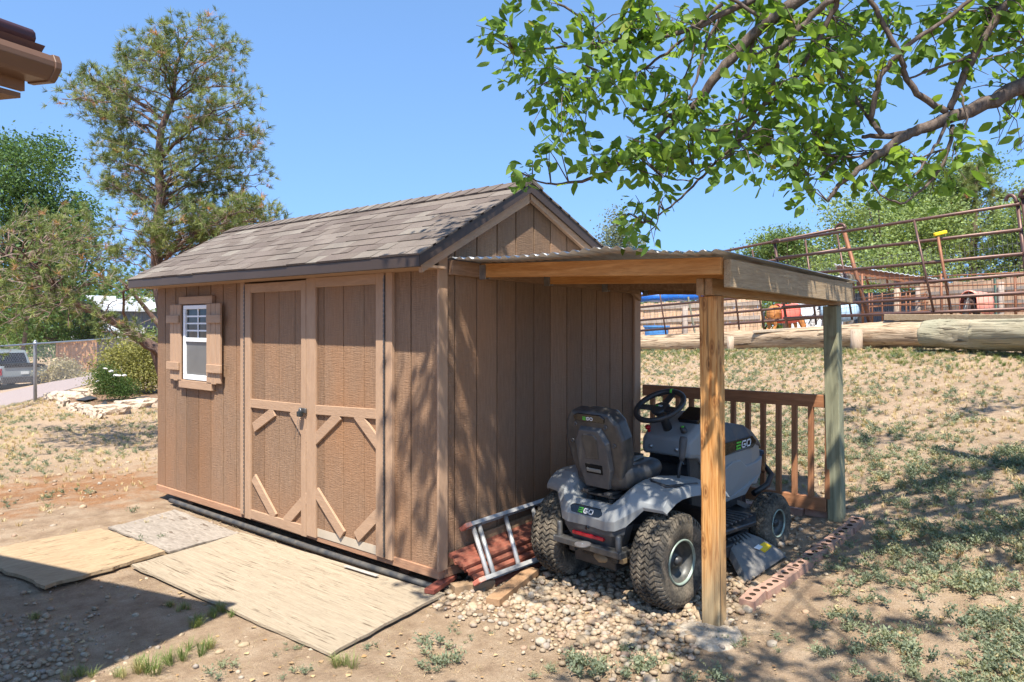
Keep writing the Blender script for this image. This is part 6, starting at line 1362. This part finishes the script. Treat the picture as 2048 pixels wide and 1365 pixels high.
# ---- beyond the corral
M_PFEN = wood('pink_tan_planks', (.44, .27, .16), (.64, .45, .31), (3, 3, .5), 2, .9, var=.35); M_PRAIL = wood('grey_brown_rails', (.24, .19, .155), (.38, .32, .27), (2, 2, 2), 2, .9)
def gp2(px, D, dz=0): q = at(px, 650, D); q.z = fz(q) + dz; return q
plankfence('wooden_fence', gp2(1180, 23), gp2(1520, 21.5), 1.30, M_PFEN, 'sunlit pinkish plank fence seen under the lean-to roof behind the blue trough', .11, (.25, .75, 1.16), post=M_PRAIL)
plankfence('wooden_fence', gp2(1840, 27), gp2(2200, 22), 1.9, M_PFEN, 'reddish tan plank fence behind the grazing dark horse', .12, (.4, 1.1, 1.55), post=M_PRAIL)
tb = gp2(1313, 18.2, -.02); TR = thing('water_trough', 'blue plastic water trough standing before the plank fence', 'trough', tuple(tb))
M_BLUE = plain('blue_plastic', (.07, .22, .50), .4, .4)
def oval(a, b, z, n=22): return [tb + Vector((math.cos(2*math.pi*k/n)*a*FS + math.sin(2*math.pi*k/n)*b*FC, -math.cos(2*math.pi*k/n)*a*FC + math.sin(2*math.pi*k/n)*b*FS, z)) for k in range(n)]
MB().loft([oval(.26,.18,0), oval(.30,.2,.50), oval(.33,.23,.52), oval(.33,.23,.56), oval(.30,.2,.56), oval(.25,.18,.05), oval(.02,.02,.05)], smooth=False).build('tub', M_BLUE, TR)
a = gp2(1265, 26, 1.62); b = gp2(1405, 26, 1.62); rr = random.Random(2); rings = []
for k in range(15): c = a.lerp(b, k/14); rings.append([c + Vector((.9*FC*math.cos(t), .9*FS*math.cos(t), .42*max(-.2, math.sin(t))*(1 + .25*math.sin(k*1.3)))) for t in np.linspace(0, 2*math.pi, 12, endpoint=False)])
MB().loft(rings, smooth=True).build('blue_tarp', plain('bright_blue_tarp', (.02, .13, .48), .45), label='bright blue tarp over a heap behind the plank fence', cat='tarp', at=tuple(a))
# run-in shelter
SHL = thing('run_in_shelter', 'open horse shelter with rusty rafters and pale corrugated roof beyond the panels', 'shelter', tuple(gp2(1760, 30)))
c0, c1 = gp2(1690, 31), gp2(1862, 29.5); dd = (c1-c0).normalized(); nb2 = Vector((-dd.y, dd.x, 0)); nb2 = nb2 if nb2.dot(c0 - CAM) > 0 else -nb2; g0 = c0.z
def sp2(s_, w, z): p = c0 + dd*s_ + nb2*w; return Vector((p.x, p.y, g0 + z*1.14))
Ls = (c1-c0).length
for s_, w, nm in ((.05,0,0),(Ls*.62,0,0),(Ls-.1,0,0),(.05,3,0),(Ls-.1,3,0)): MB().tube([sp2(s_, w, -.1), sp2(s_, w, 2.30 - .12*s_)], .13, 8).build('post', M_PEG, SHL)
MB().loft([[sp2(s_, -.25, 2.62 - .17*s_), sp2(s_, -.22, 2.62 - .17*s_), sp2(s_, -.22, 2.38 - .17*s_), sp2(s_, -.25, 2.38 - .17*s_)] for s_ in (-.3, Ls+.25)]).build('fascia', plain('rusty_brown_wood', (.22,.09,.045), .8), SHL)
mb = MB(); rows = []
for w in (-.35, 3.3):
    rows.append([sp2(-.4 + (Ls+.7)*k/90, w, 2.66 - .17*(-.4 + (Ls+.7)*k/90) + .02*math.sin(k*1.4) - (.0 if w < 0 else .3)) for k in range(91)])
ob = mb.loft(rows, cap=False, closed=False).build('roof', M_WHM, SHL); so = ob.modifiers.new('s', 'SOLIDIFY'); so.thickness = .02
for k in range(5): s_ = Ls*k/4; MB().beam(sp2(s_, -.2, 2.36 - .17*s_), sp2(s_, 3.1, 2.1 - .17*s_), .05, .14).build('rafter', bpy.data.materials['rusty_brown_wood'], SHL)
corr_sheet(MB(), sp2(-.1, 3.1, 0), sp2(Ls+.1, 3.1, 0), g0, g0 + 2.0, 40, .04).build('back_wall', plain('grey_blue_sheet', (.16,.18,.22), .5, .4, .3), SHL)
MB().prism([sp2(-.5,3.5,0), sp2(-2.6,3.5,0), sp2(-2.6,3.5,2.1), sp2(-.5,3.5,2.5)], nb2*2.5).build('white_shed', plain('white_siding', (.62,.66,.70), .6), label='small white shed beside the open horse shelter', cat='shed', at=tuple(sp2(-1.5,4,0)))
# pipe pen inside the shelter
PN = thing('pipe_pen', 'small pen of thin rusty pipes in front of the horse shelter', 'pen', tuple(gp2(1780, 26.5)))
P0, N0 = panelplane(1736, 26, 1870, 26.8)
mb = MB()
for y0, y1 in ((594,583),(600,594),(615,610),(632,627)): MB().tube([onplane(1738, y0, P0, N0), onplane(1885, y1 - 8, P0, N0)], .022, 6).build('rail', M_PIPE2, PN)
for px in (1738,1744,1764,1800,1812,1820,1850,1885): MB().tube([onplane(px, 586, P0, N0), onplane(px+1, 652, P0, N0)], .028, 6).build('upright', M_PIPE2, PN)
RF = thing('pipe_fence', 'thin rusty pipe fence running behind the nearest corral panel', 'fence', tuple(gp2(1890, 17)))
P0, N0 = panelplane(1720, 18.5, 2160, 15.5)
for ya, yb in ((560,540),(578,564),(597,588),(612,606),(626,622)): MB().tube([onplane(1722, ya, P0, N0), onplane(2160, yb, P0, N0)], .017, 6).build('rail', M_PIPE2, RF)
for px in (1724, 1882, 2030): MB().tube([onplane(px, 548, P0, N0), onplane(px + 2, 655, P0, N0)], .03, 6).build('upright', M_PIPE2, RF)
tp3 = thing('fence_post', 'thin green steel T-post beside the horse in the faded coral blanket', 'fence post', tuple(gp2(1992, 17)))
MB().beam(at(1993, 655, 17), at(1989, 556, 17), .045, .03).build('post', plain('green_post', (.10,.16,.12), .6), tp3); MB().beam(at(1989, 556, 17), at(1989, 551, 17), .05, .035).build('white_tip', M_WHITE, tp3)
q = gp2(1801, 21); MB().prism([q + Vector((FS*-.16, FC*.16, 0)), q + Vector((FS*.30, -FC*.30, 0)), q + Vector((FS*.06, -FC*.06, .34)), q + Vector((FS*-.16, FC*.16, .34))], (FC*.4, FS*.4, 0)).build('feed_bin', plain('pale_green_bin', (.30,.40,.33), .6), label='pale green slant-topped bin before the pipe pen', cat='bin', at=tuple(q), bevel=.01)
q = gp2(1873, 22); tg = MB(); e = Vector((FS, -FC, 0)); tg.beam(q - e*.38 + Vector((0,0,.34)), q + e*.34 + Vector((0,0,.34)), .4, .06); tg.beam(q - e*.3, q - e*.3 + Vector((0,0,.3)), .3, .05, up=e); tg.beam(q + e*.26, q + e*.26 + Vector((0,0,.3)), .3, .05, up=e); tg.build('stone_bench', plain('grey_bench', (.30,.30,.29), .9), label='low grey bench near the rusty T-post', cat='bench', at=tuple(q))
# ---- horses
def horse(label, pos, yaw, coat, blanket, head, mask=None, scale=1., bl_label=None, x_from=-9):
    root = thing('horse', label, 'horse', (0,0,0)); root.location = pos; root.rotation_euler.z = yaw; root.scale = (scale,)*3
    V = [((-.55,0,1.22),.27,.30),((-.25,0,1.18),.30,.33),((.1,0,1.16),.29,.32),((.42,0,1.20),.25,.32)]
    hd = {'down': [((.68,0,1.12),.13,.20),((.86,0,.85),.10,.15),((1.00,0,.55),.09,.13),((1.05,0,.40),.10,.13),((1.0,0,.22),.075,.09),((.95,0,.08),.055,.06)], 'up': [((.66,0,1.36),.14,.22),((.86,0,1.62),.10,.15),((1.0,0,1.80),.09,.12),((1.12,0,1.76),.10,.13),((1.28,0,1.62),.075,.09),((1.40,0,1.50),.055,.06)]}[head]
    sp = V + hd; bm = bmesh.new(); lay = None; verts = []; rad2 = []
    for c, a, b in [((-.70,0,1.24),.12,.16)] + sp: verts.append(bm.verts.new(c)); rad2.append((a, b))
    for a, b in zip(verts[:-1], verts[1:]): bm.edges.new((a, b))
    for root_i, pts in ((1, [(-.55,.14,.98,.15),(-.60,.16,.78,.10),(-.50,.16,.66,.07),(-.66,.16,.46,.055),(-.62,.16,.20,.040),(-.58,.16,.02,.055)]), (1, [(-.55,-.14,.98,.15),(-.52,-.16,.78,.10),(-.44,-.16,.66,.07),(-.58,-.16,.46,.055),(-.54,-.16,.20,.040),(-.50,-.16,.02,.055)]), (4, [(.42,.14,.92,.11),(.42,.15,.66,.07),(.43,.15,.44,.05),(.42,.15,.2,.036),(.44,.15,.02,.05)]), (4, [(.42,-.14,.92,.11),(.50,-.15,.66,.07),(.52,-.15,.44,.05),(.50,-.15,.2,.036),(.52,-.15,.02,.05)])):
        pr = verts[root_i]
        for x, y, z, r in pts: v = bm.verts.new((x,y,z)); bm.edges.new((pr, v)); pr = v; verts.append(v); rad2.append((r, r))
    me = bpy.data.meshes.new('body'); bm.verts.index_update(); bm.to_mesh(me); bm.free(); ob = bpy.data.objects.new('body', me); COL.objects.link(ob); ob.parent = root; me.materials.append(coat)
    ob.modifiers.new('skin', 'SKIN'); 
    if not me.skin_vertices:
        bpy.context.view_layer.objects.active = ob; bpy.ops.mesh.customdata_skin_add() if hasattr(bpy.ops.mesh, 'customdata_skin_add') else None
    for i, s_ in enumerate(me.skin_vertices[0].data): s_.radius = rad2[i]; s_.use_root = (i == 2)
    sb = ob.modifiers.new('s', 'SUBSURF'); sb.levels = sb.render_levels = 1; 
    for p in me.polygons: p.use_smooth = True
    ORG[root.name] = Vector((0,0,0))
    rings = []
    for x, w, zt, zb in [q_ for q_ in ((-.86,.20,1.42,1.02),(-.72,.31,1.54,.86),(-.3,.36,1.55,.76),(.2,.36,1.52,.76),(.5,.33,1.58,.82),(.66,.26,1.56,.98)) if q_[0] > x_from]:
        r = []
        for k in range(13): t = math.pi*k/12; r.append((x, -w*math.cos(t)*(1 if abs(math.cos(t)) < .9 else 1), zb + (zt-zb)*min(1, math.sin(t)*1.0 + .0 if 0 else math.sin(t)**.5)))
        rings.append(r)
    if blanket: b_ = MB().loft([[Vector(p) for p in r] for r in rings], cap=False, closed=False, smooth=True).build('blanket', blanket, root, label=bl_label); so = b_.modifiers.new('s','SOLIDIFY'); so.thickness = .02
    MB().tube([(-.82,0,1.35),(-.92,0,1.15),(-.93,0,.8),(-.9,0,.5)], [.04,.06,.07,.02], 8).build('tail', M_BLK, root)
    nk = hd[1][0]; MB().tube([(.5,0,1.50),((nk[0]+.5)/2+.02,0,(nk[2]+1.5)/2+.10),(nk[0]+.08,0,nk[2]+.12),(hd[2][0][0]+.10,0,hd[2][0][2]+.10)], [.03,.05,.05,.02], 6).build('mane', M_BLK, root)
    hp_ = Vector(hd[2][0]); mb = MB()
    for s in (-1, 1): mb.tube([hp_ + Vector((.0, s*.07, .06)), hp_ + Vector((.03, s*.09, .20))], [.035,.006], 6)
    mb.build('ears', coat, root); return root
M_CHEST = plain('chestnut_coat', (.42,.17,.05), .6, var=.15); M_DKC = plain('dark_bay_coat', (.05,.03,.025), .6); M_GRC = plain('dappled_grey_coat', (.42,.40,.38), .7, var=.4, scale=14)
M_CORAL = plain('coral_blanket', (.72,.14,.10), .7, var=.12); M_CORAL2 = plain('faded_coral_blanket', (.80,.30,.22), .7, var=.1); M_LBL = plain('pale_blue_blanket', (.30,.42,.52), .7, var=.1)
side = math.atan2(-FC, FS)                       # towards the picture's right
horse('chestnut horse in a coral blanket standing behind the panels with its head low', gp2(1566, 24), side + rad(14), M_CHEST, M_CORAL, 'down', scale=.78, x_from=-.5)
horse('dappled grey horse in a pale blue blanket beside the chestnut horse', gp2(1672, 25), side + math.pi + rad(-12), M_GRC, M_LBL, 'down', scale=.80)
horse('dark horse in a faded coral blanket grazing before the plank fence', gp2(1952, 20.5), side + math.pi + rad(38), M_DKC, M_CORAL2, 'down', scale=.80)
# ---- far tree belts that close the horizon
def belt(label, x0, x1, D, h0, h1, mat, seed, leaf=.5, n=9000):
    g = np.random.default_rng(seed); A, B = gz(x0, D), gz(x1, D); t = g.random(n//14); c = np.array(A)[None]*(1-t[:,None]) + np.array(B)[None]*t[:,None]; hh = h0 + (h1-h0)*fbm(t*9, t*0+seed, seed, 3)
    c[:,:2] += g.normal(0, 3, (len(t), 2)); c[:,2] += hh*g.random(len(t))**.8; P = (c[:,None,:] + g.normal(0, leaf*1.6, (len(t), 14, 3))).reshape(-1,3); m = len(P)
    d = g.normal(size=(m,3)); d /= np.linalg.norm(d,axis=1)[:,None]; u = g.normal(size=(m,3)); x = np.cross(d,u); x /= np.linalg.norm(x,axis=1)[:,None]; z = np.cross(x,d); M = np.zeros((m,4,4)); S_ = leaf*g.uniform(.6,1.4,m)
    M[:,:3,0] = d*S_[:,None]; M[:,:3,1] = x*S_[:,None]; M[:,:3,2] = z*S_[:,None]; M[:,:3,3] = P; M[:,3,3] = 1
    instmesh('woodland', [QP], np.zeros(m,int), M, mat, tone=np.clip(g.normal(.45,.22,m),0,1), kind='stuff', label=label)
belt('dark mass of trees and hedges beyond the driveway', -400, 500, 70, 2.5, 8, M_L1, 3, .42, 26000)
belt('low mass of green trees far beyond the corral', 1150, 2500, 75, 2.5, 6.5, M_L3, 4, .45, 30000)
belt('low hedge and undergrowth along the far side of the drive', -250, 420, 56, .8, 2.6, M_L3, 5, .2, 14000)
